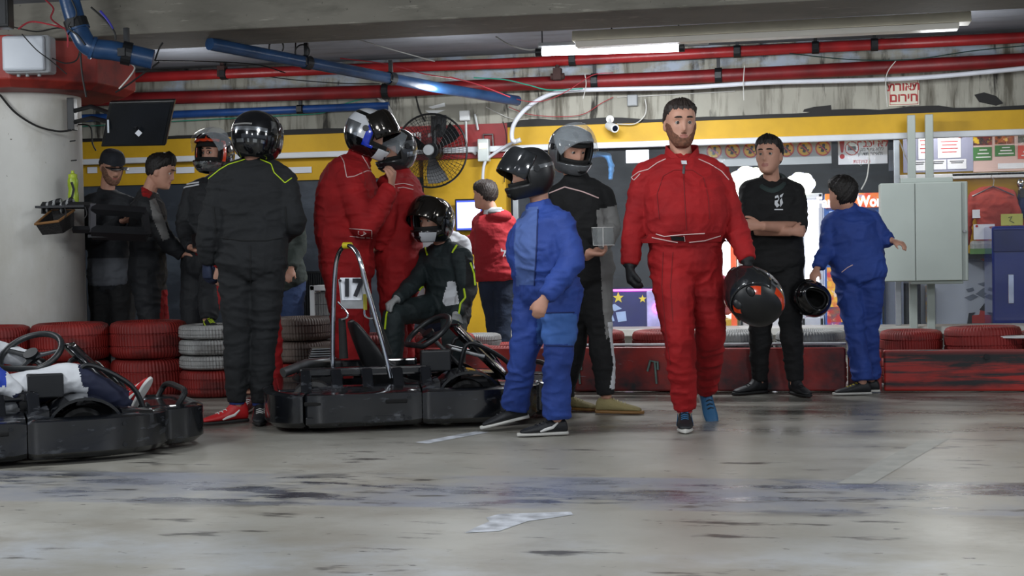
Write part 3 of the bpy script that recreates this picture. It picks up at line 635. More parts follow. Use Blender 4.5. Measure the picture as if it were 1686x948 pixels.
# --- helmet
def sup(a, p): c, s_ = math.cos(a), math.sin(a); return math.copysign(abs(c)**p, c), math.copysign(abs(s_)**p, s_)
def helmpt(az, el, o=0.0, k=1):
    """az 0 = front, + = wearer's left ... el -90..90"""
    ca, sa = sup(az, .9); ce, se = sup(el, .88)
    x = -(.126+o)*sa*ce; y = (.150+o)*ca*ce; z = (.142+o)*se if se > 0 else (.150+o)*se
    if el < 0 and math.cos(az) > 0:
        t = min(1, -el/.9); y += .030*t*math.cos(az)**2; x *= 1-.14*t*math.cos(az)
    if el < 0 and math.cos(az) < 0: y *= 1-.10*min(1, -el/.9)
    return V((x, y, z))
def helmet(parent, fr, mats, pats=(), visor=None, vis_open=0, s=1.0, top_name='helmet', inner=True, extras=True, label=None):
    M, c = fr; c = c+M@V((0, .004, .012))*s; T = lambda p: c+M@(p*s)
    na, ne = 72, 40; E0, E1 = math.radians(-58), math.radians(90)
    def port(a, e, g=0): return abs(a) < math.radians(74+g) and math.radians(-20-g) < e < math.radians(27+g)
    mb = MB(); vs = []
    for i in range(ne+1):
        e = E0+(E1-E0)*i/ne*.995
        for j in range(na): vs.append(T(helmpt(math.radians(-180+360*j/na), e)))
    fs = []; mi = []
    for i in range(ne):
        e = E0+(E1-E0)*(i+.5)/ne
        for j in range(na):
            a = math.radians(-180+360*(j+.5)/na)
            if port(a, e): continue
            fs.append((i*na+j, i*na+(j+1) % na, (i+1)*na+(j+1) % na, (i+1)*na+j)); q = 0
            for pm, pf in pats:
                if pf(math.degrees(a), math.degrees(e)): q = pm
            mi.append(q)
    mb.v = vs; mb.f = fs; mb.m = mi; mb.f.append(tuple(ne*na+j for j in range(na))); mb.m.append(0)
    sh = mb.build('helmet_shell' if parent else top_name, mats, parent, angle=60)
    if parent is None: pass
    sd = sh.modifiers.new('s', 'SOLIDIFY'); sd.thickness = .014*s; sd.offset = 0
    sd.material_offset = 0
    tgt = sh if parent is None else parent; par = sh
    if inner:
        vs = []; fs = []; n2 = 48; m2 = 24
        for i in range(m2+1):
            e = math.radians(-56)+(math.radians(146))*i/m2*.99
            for j in range(n2): vs.append(T(helmpt(math.radians(-180+360*j/n2), e, -.02)))
        for i in range(m2):
            e = math.radians(-56)+math.radians(146)*(i+.5)/m2
            for j in range(n2):
                a = math.radians(-180+360*(j+.5)/n2)
                if port(a, e, -7): continue
                fs.append((i*n2+j, i*n2+(j+1) % n2, (i+1)*n2+(j+1) % n2, (i+1)*n2+j))
        b = MB(); b.v = vs; b.f = fs; b.m = [0]*len(fs); o = b.build('lining', mat('helmet lining', '141414', .9), par); sd = o.modifiers.new('s', 'SOLIDIFY'); sd.thickness = .012; sd.offset = -1
    # rubber trim round the eye port
    loop = []
    for t in np.linspace(0, 1, 24, endpoint=False):
        u = t*4; lo, hi = -21, 28; k = int(u); f = u-k
        a, e = [(-75+150*f, lo), (75, lo+(hi-lo)*f), (75-150*f, hi), (-75, hi-(hi-lo)*f)][k]; loop.append(T(helmpt(math.radians(a), math.radians(e), .003)))
    MB().tube(loop, .005*s, 6, closed=True).build('port_trim', RUB, par)
    if visor:
        rot = Matrix.Rotation(math.radians(vis_open), 3, 'X'); piv = V((0, -.01, .02)); vs = []; fs = []; n2 = 40; m2 = 12
        for i in range(m2+1):
            e = math.radians(-24+58*i/m2)
            for j in range(n2+1):
                a = math.radians(-84+168*j/n2); p = helmpt(a, e, .009+(.004 if abs(a) < 1 else 0)); vs.append(T(rot@(p-piv)+piv))
        for i in range(m2):
            for j in range(n2): fs.append((i*(n2+1)+j, i*(n2+1)+j+1, (i+1)*(n2+1)+j+1, (i+1)*(n2+1)+j))
        b = MB(); b.v = vs; b.f = fs; b.m = [0]*len(fs); o = b.build('visor', visor, par); sd = o.modifiers.new('s', 'SOLIDIFY'); sd.thickness = .003
        for k in (-1, 1): MB().tube([T(V((k*.124, -.008, .02))), T(V((k*.140, -.008, .02)))], .019*s, 14).build('visor_pivot', BLACK, par)
    if extras:
        for k in (-1, 1):
            p = T(helmpt(math.radians(k*28), math.radians(48), .006)); MB().ball(p, (.022*s, .030*s, .009*s), M@Matrix.Rotation(-.7, 3, 'X'), 12, 8).build('vent', BLACK, par)
        p = T(helmpt(0, math.radians(-38), .004)); MB().ball(p, (.030*s, .008*s, .014*s), M, 12, 8).build('chin_vent', BLACK, par)
    return sh
# --- hand
def hand(mb, w, d, pn, th, s=1.0, curl=25, k=1.0, spread=1.0, thumb=35):
    """w wrist, d direction of the fingers, pn palm faces, th side of the thumb; k fattens (glove)"""
    d = V(d).normalized(); pn = V(pn); pn = (pn-d*pn.dot(d)).normalized(); t = d.cross(pn); t = t if t.dot(V(th)) > 0 else -t
    w = V(w); c1 = math.radians(curl)
    mb.tube([w-d*.02*s, w+d*.02*s, w+d*.055*s, w+d*.088*s], [.024*s*k, .030*s*k, .037*s*k, .036*s*k], 12, ref=pn, flat=[.75, .62, .46, .40])
    for i, (L, o) in enumerate(zip((.070, .078, .073, .058), (.030, .010, -.010, -.029))):
        p = w+d*(.084-.003*abs(i-1.2))*s+t*o*s*spread; L *= s; r = (.0092 if i < 3 else .008)*s*k; P = [p-d*.02*s, p]; a = c1*.35; q = p
        ax = t
        for seg in (.46, .30, .24):
            a += c1*(.8 if seg == .46 else 1); dd = d*math.cos(a)+pn*math.sin(a); q = q+dd*L*seg; P.append(q)
        mb.tube(P, [r*1.05, r*1.1, r, r*.93, r*.75], 8)
    a = math.radians(thumb); b = w+d*.022*s+t*.022*s; q1 = b+(d*math.cos(a)+t*math.sin(a)+pn*.35).normalized()*.040*s; q2 = q1+(d*math.cos(a*.5)+t*math.sin(a*.5)+pn*(.35+c1*.5)).normalized()*.032*s; q3 = q2+(d+pn*(.3+c1)).normalized()*.024*s
    mb.tube([b-t*.008*s, b, q1, q2, q3], [.012*s*k, .014*s*k, .0115*s*k, .0105*s*k, .008*s*k], 8)
# --- shoes
SHOE_IDX = 0
def shoe(parent, an, toe, mats, L=.28, sole_z=None, pitch=0, side=1, strip=None, Wd=.095, hi=.075, laces=True):
    """an = ankle point; toe = heading vector; mats (upper, sole, trim)"""
    t = V(toe).normalized(); up0 = V((0, 0, 1)); x = t.cross(up0).normalized(); q = Matrix.Rotation(math.radians(pitch), 3, x); t = q@V((t.x, t.y, 0)).normalized(); up = x.cross(t); 
    sz = .085 if sole_z is None else sole_z; h = an-up*sz-t*L*.22; s = L/.28                    # heel bottom point
    S = [(0, .026, .0), (.03, .032, 0), (.12, .034, 0), (.17, .042, .004), (.22, .046, .004), (.255, .036, .002), (.275, .016, .0)]
    sole = [[h+t*(l*s)+x*(w*k*s)+up*z for k in (-1, -.95, .95, 1) for z in ((0, .028*s) if k in (-1,) else (.028*s,) if k == -.95 else (.028*s,) if k == .95 else (.028*s, 0))][:6] for l, w, _ in S]
    sole = [[h+t*(l*s)-x*(w*s)+up*.002, h+t*(l*s)-x*(w*1.05*s)+up*.026*s, h+t*(l*s)+x*(w*1.05*s)+up*.026*s, h+t*(l*s)+x*(w*s)+up*.002] for l, w, _ in [(-.004, .014, 0)]+S+[(.283, .006, 0)]]
    sb = MB().loft(sole).build('sole', mats[1], parent, sub=1, angle=60)
    prof = [(.0, .022, .060, .026), (.012, .030, .095, .026), (.05, .033, .105, .026), (.085, .035, .098, .026), (.12, .036, .080, .026), (.16, .041, .066, .026), (.20, .043, .056, .026), (.24, .038, .046, .026), (.268, .022, .034, .026)]
    rings = []
    for l, w, z1, z0 in prof:
        z1 = z1*(hi/.075) if l < .1 else z1; ring = []
        for j in range(14):
            a = 2*math.pi*j/14; cz, sx_ = -math.cos(a), math.sin(a); zz = (z0-.008+(z1+.008-z0)*(cz*.5+.5))*s; ww = w*s*abs(sx_)**.7*math.copysign(1, sx_)*(1-.25*max(0, cz)); ring.append(h+t*(l*s)+x*ww+up*zz)
        rings.append(ring)
    u = MB().loft(rings).build('shoe', mats[0], parent, sub=1, angle=80)
    sb.parent = u
    if laces:
        m = MB()
        for i in range(4):
            l = .105+.022*i; z = np.interp(l, [p[0] for p in prof], [p[2] for p in prof])+.003; m.tube([h+t*l*s-x*.018*s+up*(z-.006)*s, h+t*l*s+up*z*s, h+t*(l+.006)*s+x*.018*s+up*(z-.006)*s], .0035*s, 6)
        m.build('laces', mats[2], u)
    if strip is not None:
        m = MB()
        for k in (-1, 1):
            P = [(.16, .030), (.13, .040), (.09, .05), (.06, .075)]; m.tube([h+t*l*s+x*k*np.interp(l, [p[0] for p in prof], [p[1] for p in prof])*s*1.02+up*z*s for l, z in P], [.004, .008, .008, .004], 8, ref=x, flat=.4)
        m.build('stripe', strip, u)
    return u
# --- body
def build_torso(mb, J, k=1.0, fat=0, lo=-.16, hi=1.0, fatw=0):
    pel = (J['hipL']+J['hipR'])/2; nk = J['neck']; ch = J.get('chest') or (pel.lerp(nk, .55)+J['back'])
    rh = (J['hipR']-J['hipL']).normalized(); rs = (J['shR']-J['shL']).normalized(); S = J['s']
    prof = [(-.17, .085, .085), (-.09, .150, .115), (0, .168, .122), (.12, .162, .118), (.27, .148+.03*fatw, .108+fat*.9), (.42, .150+.03*fatw, .112+fat), (.6, .162+.02*fatw, .118+fat*.8), (.76, .172, .120+fat*.3), (.88, .165, .105), (.95, .125, .082), (1.0, .07, .062)]
    sw = (J['shR']-J['shL']).length/2; hw = max(.08, (J['hipR']-J['hipL']).length/2)
    rings = []
    for s, a, b in prof:
        if s < lo or s > hi: continue
        t = max(0, s); c = pel*(1-t)**2+ch*(2*t*(1-t))+nk*t*t if s >= 0 else pel+(pel-ch).normalized()*(-s)*(nk-pel).length*1.0
        r = rh.lerp(rs, sm(s)).normalized(); tan = ((ch-pel)*(1-t)+(nk-ch)*t).normalized(); f = tan.cross(r).normalized(); r = f.cross(tan)
        wk = S*(1+(sw/(.165*S)-1)*sm((s-.3)/.4)*.9 if s < .93 else 1)
        off = f*(fat*.55*math.exp(-((s-.42)/.28)**2))
        rings.append([c+off+r*(a*k*wk*math.copysign(abs(math.cos(q))**.85, math.cos(q)))+f*(b*k*S*math.copysign(abs(math.sin(q))**.85, math.sin(q))) for q in np.linspace(0, 2*math.pi, 22, endpoint=False)])
    mb.loft(rings)
    if hi >= 1:
        for q in 'LR': mb.tube([nk-V((0, 0, .02))*S, nk.lerp(J['sh'+q], .5)+V((0, 0, .005))*S, J['sh'+q]], [.058*S*k, .060*S*k, .066*S*k], 14)
def limb(mb, pts, rad, n=16):
    P = []; R = []
    for i in range(len(pts)-1):
        for j in range(6):
            t = j/6; P.append(pts[i].lerp(pts[i+1], t)); R.append(np.interp(i+t, range(len(rad)), rad))
    P.append(pts[-1]); R.append(rad[-1])
    Q = list(P)
    for _ in range(2):
        for i in range(1, len(Q)-1): Q[i] = (Q[i-1]+Q[i]*2+Q[i+1])/4
    mb.tube(Q, R, n); mb.ball(P[0], rad[0])
def arms(mb, J, k, sides='LR', upto=1.0, k2=None):
    S = J['s']; k2 = k2 or k
    for q in sides:
        sh, el, wr = J['sh'+q], J['el'+q], J['wr'+q]; m1 = sh.lerp(el, .45); m2 = el.lerp(wr, .35)
        if upto < 1: wr2 = el.lerp(wr, upto) if upto > 0 else el; limb(mb, [sh, m1, el, wr2], [.068*S*k, .062*S*k, .053*S*k, .050*S*k])
        else: limb(mb, [sh, m1, el, m2, wr], [.068*S*k, .062*S*k, .054*S*k, .052*S*k2, .038*S*k2])
def legs(mb, J, k, sides='LR', flare=1.0, top=1.0):
    S = J['s']
    for q in sides:
        hp, kn, an = J['hip'+q], J['kn'+q], J['an'+q]; m1 = hp.lerp(kn, .4); m2 = kn.lerp(an, .38)
        limb(mb, [hp, m1, kn, m2, an], [.100*S*k*top, .092*S*k*top, .068*S*k, .066*S*k, .050*S*k*flare])
        mb.ball(hp, (.105*S*k, .105*S*k, .10*S*k))
BELOW = []
def person(label, D, J, look, s=1.0, group=None, skin=None, facey=False, hands='LR', hs=1.0, fat=0, gloves=None, tilt=0, headroll=0, base=None, hand_kw={}, hdown={}, kb=.84):
    """joints: (px, py, depth offset)"""
    Q = {k: atD(v[0], v[1], D+v[2]) for k, v in J.items()}; Q['s'] = s; Q.setdefault('back', V((0, 0, 0)))
    if 'back_off' in J: pass
    b = base or ((Q['anL']+Q['anR'])/2); b = V((b.x, b.y, max(0, 0)))
    P = root('person', b, label, 'person', group)
    fr = hframe(Q['head'], look, tilt=tilt); Q['fr'] = fr; Q['P'] = P
    mb = MB(); build_torso(mb, Q, kb, fat*.9); arms(mb, Q, kb); legs(mb, Q, kb)
    add_head(mb, fr, hs); M, c = fr
    mb.tube([Q['neck']-V((0, 0, .05)), Q['neck'], c+M@V((0, -.035, -.06))*hs, c+M@V((0, -.025, -.02))*hs], [.062*s, .056*s, .052*s, .045*s], 14)
    for q in 'LR':
        if q in hands:
            kw = dict(hand_kw.get(q, {})); d = kw.pop('d', (Q['wr'+q]-Q['el'+q])); hand(mb, Q['wr'+q]+V(d).normalized()*.005, d, kw.pop('pn', Q['P'].location-Q['wr'+q]), kw.pop('th', B_), s=s, **kw)
        mb.tube([Q['an'+q], Q['an'+q]+V((0, 0, -.03))], .035*s, 10)
    vs = .0055 if facey else .009
    o = voxel(mb, 'body', [skin or SKIN, LIP], P, vs, 2 if facey else 3)
    if facey:
        cc, nn = geo(o); loc = (cc-np.array(c))@np.array(M)/hs
        ok = (loc[:, 1] > .06) & (np.abs(loc[:, 0]) < .024*(1-((loc[:, 2]+.0585)/.017)**2)) & (np.abs(loc[:, 2]+.0585) < .0125)
        paint(o, 1, pred=lambda c_: ok)
    Q['body'] = o
    return P, Q
def gloves(P, Q, mats, sides='LR', k=1.25, kw={}, cuff=.05, s=None):
    for q in sides:
        a = dict(kw.get(q, {})); d = V(a.pop('d', (Q['wr'+q]-Q['el'+q]))); mb = MB(); w = Q['wr'+q]; S = s or Q['s']
        e = (Q['wr'+q]-Q['el'+q]).normalized()
        hand(mb, w+d.normalized()*.005, d, a.pop('pn', P.location-w), a.pop('th', B_), s=S, k=k, **a)
        mb.tube([w-e*cuff, w-e*.01, w+d.normalized()*.01], [.043*S, .037*S, .036*S], 14)
        g = voxel(mb, 'glove', mats, P, .006, 2); Q['gl'+q] = g
        if len(mats) > 1:
            MB().tube([w-e*(cuff*.8), w-e*(cuff*.45)], [.0455*S, .0435*S], 16).build('glove_cuff', mats[1], g)
def garment(P, Q, name, mats, parts, k=1.0, fat=0, wrinkle=.008, seed=0, vs=.009, collar=0, lo=-.17, upto=1.0, flare=1.0, fatw=0, ktop=1.0, hem=None, label=None, smooth=4, wsc=(10, 10, 15), kl=None, kt=None, ka=None):
    mb = MB(); S = Q['s']
    if 't' in parts: build_torso(mb, Q, kt or k, fat, lo, 1.0, fatw)
    if 'p' in parts: build_torso(mb, Q, kt or k, fat*.4, -.17, .14)
    if 'a' in parts: arms(mb, Q, ka or k, upto=upto)
    if 'l' in parts: legs(mb, Q, kl or k, flare=flare, top=ktop)
    if collar:
        M, c = Q['fr']; d = (c-Q['neck']).normalized()
        mb.tube([Q['neck']-d*.03, Q['neck']+d*collar*.6, Q['neck']+d*collar], [.085*S, .073*S, .069*S], 16)
    return voxel(mb, name, mats, P, vs, smooth, wrinkle, seed=seed, label=label, wsc=wsc)
def belt(P, Q, m, z0, z1, k=1.03, s0=.27, name='belt', parent=None, fat=0, fatw=0, th=.01):
    """a band round the waist at spine fraction s0"""
    pel = (Q['hipL']+Q['hipR'])/2; nk = Q['neck']
def band(ob, z0, z1, m, name, out=.006, parent=None, cx=None, rmax=.3, label=None):
    """band that hugs a garment between two heights round centre cx"""
    b = bvh(ob); mb = MB(); rings = []; n = 40
    zs = [z0, z0, (z0+z1)/2, z1, z1]; os_ = [-.004, out, out+.001, out, -.004]
    for z, o in zip(zs, os_):
        ring = []
        for j in range(n):
            a = 2*math.pi*j/n; d = V((math.cos(a), math.sin(a), 0)); h = b.ray_cast(V((cx.x, cx.y, z))+d*rmax, -d)
            ring.append((h[0]+d*o) if h[0] is not None else V((cx.x, cx.y, z))+d*.15)
        r2 = [ring[j-1]*.25+ring[j]*.5+ring[(j+1) % n]*.25 for j in range(n)]; rings.append(r2)
    return mb.loft(rings, cap=False).build(name, m, parent or ob, label=label)
# ------------------------------------------------------------------ things on the back wall
X_ = V((1, 0, 0)); U_ = V((0, 0, 1))
def plate(px0, py0, px1, py1, Y):
    """centre and size of an upright rectangle on the wall plane Y"""
    a, b = atY(px0, (py0+py1)/2, Y), atY(px1, (py0+py1)/2, Y); c, d = atY((px0+px1)/2, py0, Y), atY((px0+px1)/2, py1, Y)
    return V(((a.x+b.x)/2, Y, (c.z+d.z)/2)), b.x-a.x, c.z-d.z
def ring(mb, c, r, w, d=.004, n=32, X=X_, U=U_, N=V((0, -1, 0))):
    return mb.loft([[c+X*(q*math.cos(a))+U*(q*math.sin(a))+N*k for a in np.linspace(0, 2*math.pi, n, endpoint=False)] for q, k in ((r, 0), (r, d), (r-w, d), (r-w, 0))], cap=False)
def disc(mb, c, r, d=.002, n=28, N=V((0, -1, 0)), X=X_, U=U_):
    return mb.loft([[c+X*(r*math.cos(a))+U*(r*math.sin(a))+N*k for a in np.linspace(0, 2*math.pi, n, endpoint=False)] for k in (0, d)])
def sign(px, Y, m, label, name='sign', th=.012, cat='sign', bevel=0):
    c, w, h = plate(*px, Y); t = root(name, c, label, cat); MB().box(c, (w, th, h)).build('panel', m, t, smooth=False, bevel=bevel)
    return t, c, w, h, Y-th/2-.001
cr = mat('cream sign', 'dcd7c4', .6, var=.04); rd = mat('sign red', 'a52a2a', .6, var=.04)
t, c, w, h, y = sign((1463, 131, 1513, 174), YW-.01, cr, 'cream sign with red Hebrew letters on the stained lintel')
text('תאורת'[::-1], .10, (c.x, y, c.z+h*.22), rd, t, bold=.003); text('חירום'[::-1], .10, (c.x, y, c.z-h*.20), rd, t, bold=.003)
m = MB()
for a, b, ww, hh in ((0, .45, .92, .012), (0, -.45, .92, .012), (-.46, 0, .012, .9), (.46, 0, .012, .9)): m.box((c.x+a*w, y, c.z+b*h), (ww*w if ww > .1 else .005, .002, hh*h if hh > .1 else .005))
m.build('border', rd, t, smooth=False)
# red sign behind the fan
t, c, w, h, y = sign((648, 206, 836, 262), YW+.005, mat('red sign', '8e1d1f', .5), 'red sign board with white writing behind the wall fan', th=.03)
for i, (px, py, tx, sz) in enumerate(((672, 224, 'FORMULA', .085), (720, 222, 'RACING', .085), (665, 232, '1998 & 2 CALL', .05))):
    q = atY(px, py, y); 
for px0, px1, py, nm in ((660, 694, 223, 8), (704, 746, 222, 9), (658, 694, 233, 10), (726, 748, 250, 5)):
    a, b = atY(px0, py, y), atY(px1, py, y); mb = MB(); n = nm
    for k in range(n): mb.box((a.x+(b.x-a.x)*(k+.5)/n, y, a.z+(random.random()-.5)*.012), ((b.x-a.x)/n*.66, .003, .03+.02*random.random()))
    mb.build('worn_lettering', WHITE, t, smooth=False)
# wall fan
fc = atY(710, 248, YW-.32); FR = atY(769, 248, YW-.32).x-fc.x; t = root('wall_fan', fc, 'large black caged wall fan with grey hub on the yellow wall', 'fan')
m = MB()
for i in range(10):
    r = FR*(.16+.84*i/9); z = .10*math.sin(min(1, (FR-r)/FR*1.5)*math.pi/2); m.tube([fc+V((r*math.cos(a), -z, r*math.sin(a))) for a in np.linspace(0, 2*math.pi, 48, endpoint=False)], .0045 if i == 9 else .0018, 5, closed=True)
for i in range(64):
    a = 2*math.pi*i/64; m.tube([fc+V((r*FR*math.cos(a+.15*r), -.10*math.sin(min(1, (1-r)*1.5)*math.pi/2), r*FR*math.sin(a+.15*r))) for r in np.linspace(.15, 1, 8)], .0016, 4)
m.build('front_grille', BLACK, t)
m = MB()
for i in range(40): a = 2*math.pi*i/40; m.tube([fc+V((r*FR*math.cos(a), .12*math.sin(min(1, (1-r)*2)*math.pi/2), r*FR*math.sin(a))) for r in np.linspace(.1, 1, 6)], .0018, 4)
m.tube([fc+V((FR*math.cos(a), 0, FR*math.sin(a))) for a in np.linspace(0, 2*math.pi, 48, endpoint=False)], .009, 8, closed=True); m.build('rear_grille', BLACK, t)
for i in range(3):
    m = MB(); a0 = 2*math.pi*i/3+.5; rr = []
    for r in np.linspace(.16, .9, 8):
        wd = .34*math.sin(.6+r*1.7); rr.append([fc+V((r*FR*math.cos(a0+k*wd+.25*r), .03+k*.05, r*FR*math.sin(a0+k*wd+.25*r))) for k in (-1, 0, 1)]+[fc+V((r*FR*math.cos(a0+k*wd+.25*r), .033+k*.05, r*FR*math.sin(a0+k*wd+.25*r))) for k in (1, 0, -1)])
    m.loft(rr).build('blade', DARKMET, t)
MB().tube([fc+V((0, -.115, 0)), fc+V((0, -.10, 0)), fc+V((0, -.098, 0))], [.045, .05, .05], 24).build('hub_badge', GREYP, t)
MB().tube([fc+V((0, .0, 0)), fc+V((0, .16, 0))], [.07, .075], 20).build('motor', DARKMET, t)
MB().tube([fc+V((0, .12, 0)), fc+V((0, .14, .18)), V((fc.x, YW-.02, fc.z+.24))], .022, 10).box((fc.x, YW-.015, fc.z+.24), (.14, .02, .2)).build('bracket', DARKMET, t)
# white star-shaped painted arrow marks above the fan
m = MB()
for P in ([(705, 176), (732, 169), (733, 175), (712, 179)], [(700, 182), (733, 181), (718, 187), (706, 186)]): m.add([atY(a, b, YW-.004) for a, b in P], [(0, 1, 2, 3)])
tag(m.build('lintel_marking', WHITE, smooth=False), 'white torn paint mark on the lintel above the wall fan', 'marking')
def smallbox(px, Y, label, m=WHITE, d=.05, name='junction_box', lid=True):
    c, w, h = plate(*px, Y); t = root(name, c, label, 'box'); MB().box((c.x, Y, c.z), (w, d, h)).build('case', m, t, smooth=False, bevel=.008)
    if lid: MB().box((c.x, Y-d/2-.003, c.z), (w*.9, .006, h*.9)).build('lid', m, t, smooth=False, bevel=.004)
    return t, c, w, h
smallbox((757, 182, 774, 199), YW-.03, 'small white junction box above the red sign')
smallbox((1033, 156, 1050, 175), YW-.03, 'small grey junction box on the lintel left of the bearded man', GREYP)
m = MB().tube([atY(767, 199, YW-.01), atY(768, 242, YW-.03), atY(784, 254, YW-.05)], .011, 4); tag(m.build('cable_duct', WHITE), 'white cable duct running down over the red sign', 'duct')
m = MB().tube([atY(782, 188, YW-.02), atY(787, 214, YW-.04)], .010, 4); tag(m.build('cable_duct', WHITE), 'short white duct right of the small junction box', 'duct')
t, c, w, h = smallbox((788, 229, 806, 266), YW-.07, 'white emergency light unit with clear cover on red sign', mat('frosted cover', 'c4cdca', .3), .10, 'emergency_light', False)
MB().box((c.x, YW-.125, c.z+h*.18), (w*.7, .02, h*.22)).build('lamp_strip', mat('dim lamp strip', 'ffe9d0', .4, emit=1.2, var=.02), t, smooth=False)
MB().tube([V((c.x-w*.1, YW-.03, c.z+h*.5)), V((c.x-w*.1, YW-.04, c.z+h*.72)), V((c.x+w*.75, YW-.04, c.z+h*.72)), V((c.x+w*.8, YW-.04, c.z+h*.2))], .008, 6).build('wire_frame', STEEL, t)
# bullet camera
c = atY(1007, 209, YW-.16); t = root('security_camera', c, 'white bullet security camera on the yellow band', 'camera'); d = (B_*.85+R_*.35-Z_*.25).normalized()
MB().tube([c-d*.07, c+d*.05], .032, 20).build('camera_body', WHITE, t); MB().tube([c-d*.03, c+d*.07], .038, 20).build('sun_shield', WHITE, t)
MB().tube([c+d*.06, c+d*.073], .026, 20).build('lens', mat('lens glass', '0f1626', .05), t); MB().tube([c-d*.05, V((c.x-.03, YW-.03, c.z+.08))], .012, 10).build('mount', WHITE, t)
MB().tube([V((c.x-.03, YW-.03, c.z+.08)), V((c.x-.03, YW, c.z+.08))], .035, 16).build('mount_plate', WHITE, t)
# screen on the yellow wall
c, w, h = plate(752, 330, 793, 378, YW-.12); t = root('computer_screen', c, 'lit white screen with blue border on the yellow wall', 'screen')
MB().box((c.x, YW-.10, c.z), (w+.03, .05, h+.03)).build('bezel', BLACK, t, smooth=False, bevel=.006)
MB().box((c.x, YW-.128, c.z), (w, .004, h)).build('display_border', mat('blue display', '3548c8', .4, emit=1.3, var=.02), t, smooth=False)
MB().box((c.x, YW-.132, c.z), (w*.93, .004, h*.88)).build('display', mat('white display', 'dfe6ff', .4, emit=1.6, var=.02), t, smooth=False)
MB().box((c.x, YW-.04, c.z), (.08, .1, .08)).build('mount', DARKMET, t, smooth=False)
# light strips and paper strips on the left yellow band
for a, b, lb in ((144, 160, 'short pale paper strip on the yellow wall behind the cap'), (207, 252, 'pale paper strip left of the profile head'), (290, 320, 'pale paper strip right of the profile head'), (465, 513, 'pale paper strip beside the red racing suit')):
    sign((a, 275, b, 285), YW+.03, PAPER, lb, 'paper_strip', .004, 'paper')
# steel radiator bars and white crate on the left
m = MB(); a = atY(497, 500, YW-.1)
c, w, h = plate(496, 448, 533, 530, YW-.15); t = root('steel_grille', c, 'dark vertical bar grille standing behind the jeans', 'grille')
for i in range(11): MB().box((c.x-w/2+w*i/10, c.y, c.z), (.012, .03, h)).build('bar', DARKMET, t, smooth=False)
MB().box((c.x, c.y, c.z+h/2), (w+.02, .04, .02)).build('top_bar', DARKMET, t, smooth=False); MB().box((c.x, c.y, c.z-h/2), (w+.02, .04, .02)).build('bottom_bar', DARKMET, t, smooth=False)
for k in (-1, 1): MB().box((c.x+k*w/2, c.y, (c.z-h/2)/2), (.02, .03, c.z-h/2)).build('post', DARKMET, t, smooth=False)
c = atD(548, 498, 10.95); t = root('heater', (c.x, c.y, 0), 'white framed heater with wire guard behind the number plate', 'heater'); zz = atD(548, 469, 10.95).z
w = .31; m = MB(); m.box((c.x, c.y, zz-.02), (w, .14, .04)).box((c.x, c.y, .06), (w, .14, .12)).box((c.x-w/2+.02, c.y, zz/2), (.04, .14, zz)).box((c.x+w/2-.02, c.y, zz/2), (.04, .14, zz)).build('frame', WHITE, t, smooth=False, bevel=.006)
MB().box((c.x, c.y+.03, zz/2), (w-.06, .05, zz-.1)).build('back_panel', mat('grey white panel', 'a6a8a6', .6), t, smooth=False)
m = MB()
for i in range(12): m.tube([V((c.x-w/2+.05+(w-.1)*i/11, c.y-.065, .12)), V((c.x-w/2+.05+(w-.1)*i/11, c.y-.065, zz-.05))], .0025, 5)
for i in range(8): m.tube([V((c.x-w/2+.04, c.y-.068, .12+(zz-.18)*i/7)), V((c.x+w/2-.04, c.y-.068, .12+(zz-.18)*i/7))], .0025, 5)
m.build('wire_guard', STEEL, t)
# ------------------------------------------------------------------ electric cabinet
YC = YW-.55; c, w, h = plate(1450, 300, 1594, 463, YC); t = root('electric_cabinet', (c.x, YC+.12, 0), 'pale grey two-door electric cabinet on square posts', 'cabinet')
cab = mat('pale cabinet paint', 'a3aca6', .45, var=.05, vs=2)
MB().box((c.x, YC+.14, c.z), (w, .28, h)).build('case', cab, t, smooth=False, bevel=.008)
xm = atY(1507, 380, YC).x
for a, b in ((c.x-w/2+.004, xm-.003), (xm+.003, c.x+w/2-.05)):
    d = MB().box(((a+b)/2, YC-.008, c.z), (b-a, .02, h-.012)).build('door', cab, t, smooth=False, bevel=.004)
MB().tube([V((c.x+w/2-.03, YC-.03, c.z)), V((c.x+w/2-.03, YC, c.z))], .012, 10).build('lock', STEEL, t)
MB().box((c.x+.03, YC+.14, c.z+h/2+.02), (w*.6, .16, .04)).build('top_cap', cab, t, smooth=False, bevel=.006)
MB().box((c.x+.1, YC+.14, c.z-h/2-.012), (w*.6, .26, .024)).build('bottom_cap', cab, t, smooth=False, bevel=.006)
for px in (1507, 1537):
    x = atY(px, 380, YC).x; MB().box((x, YC+.32, 1.02), (.065, .065, 2.04)).build('post', cab, t, smooth=False, bevel=.005)
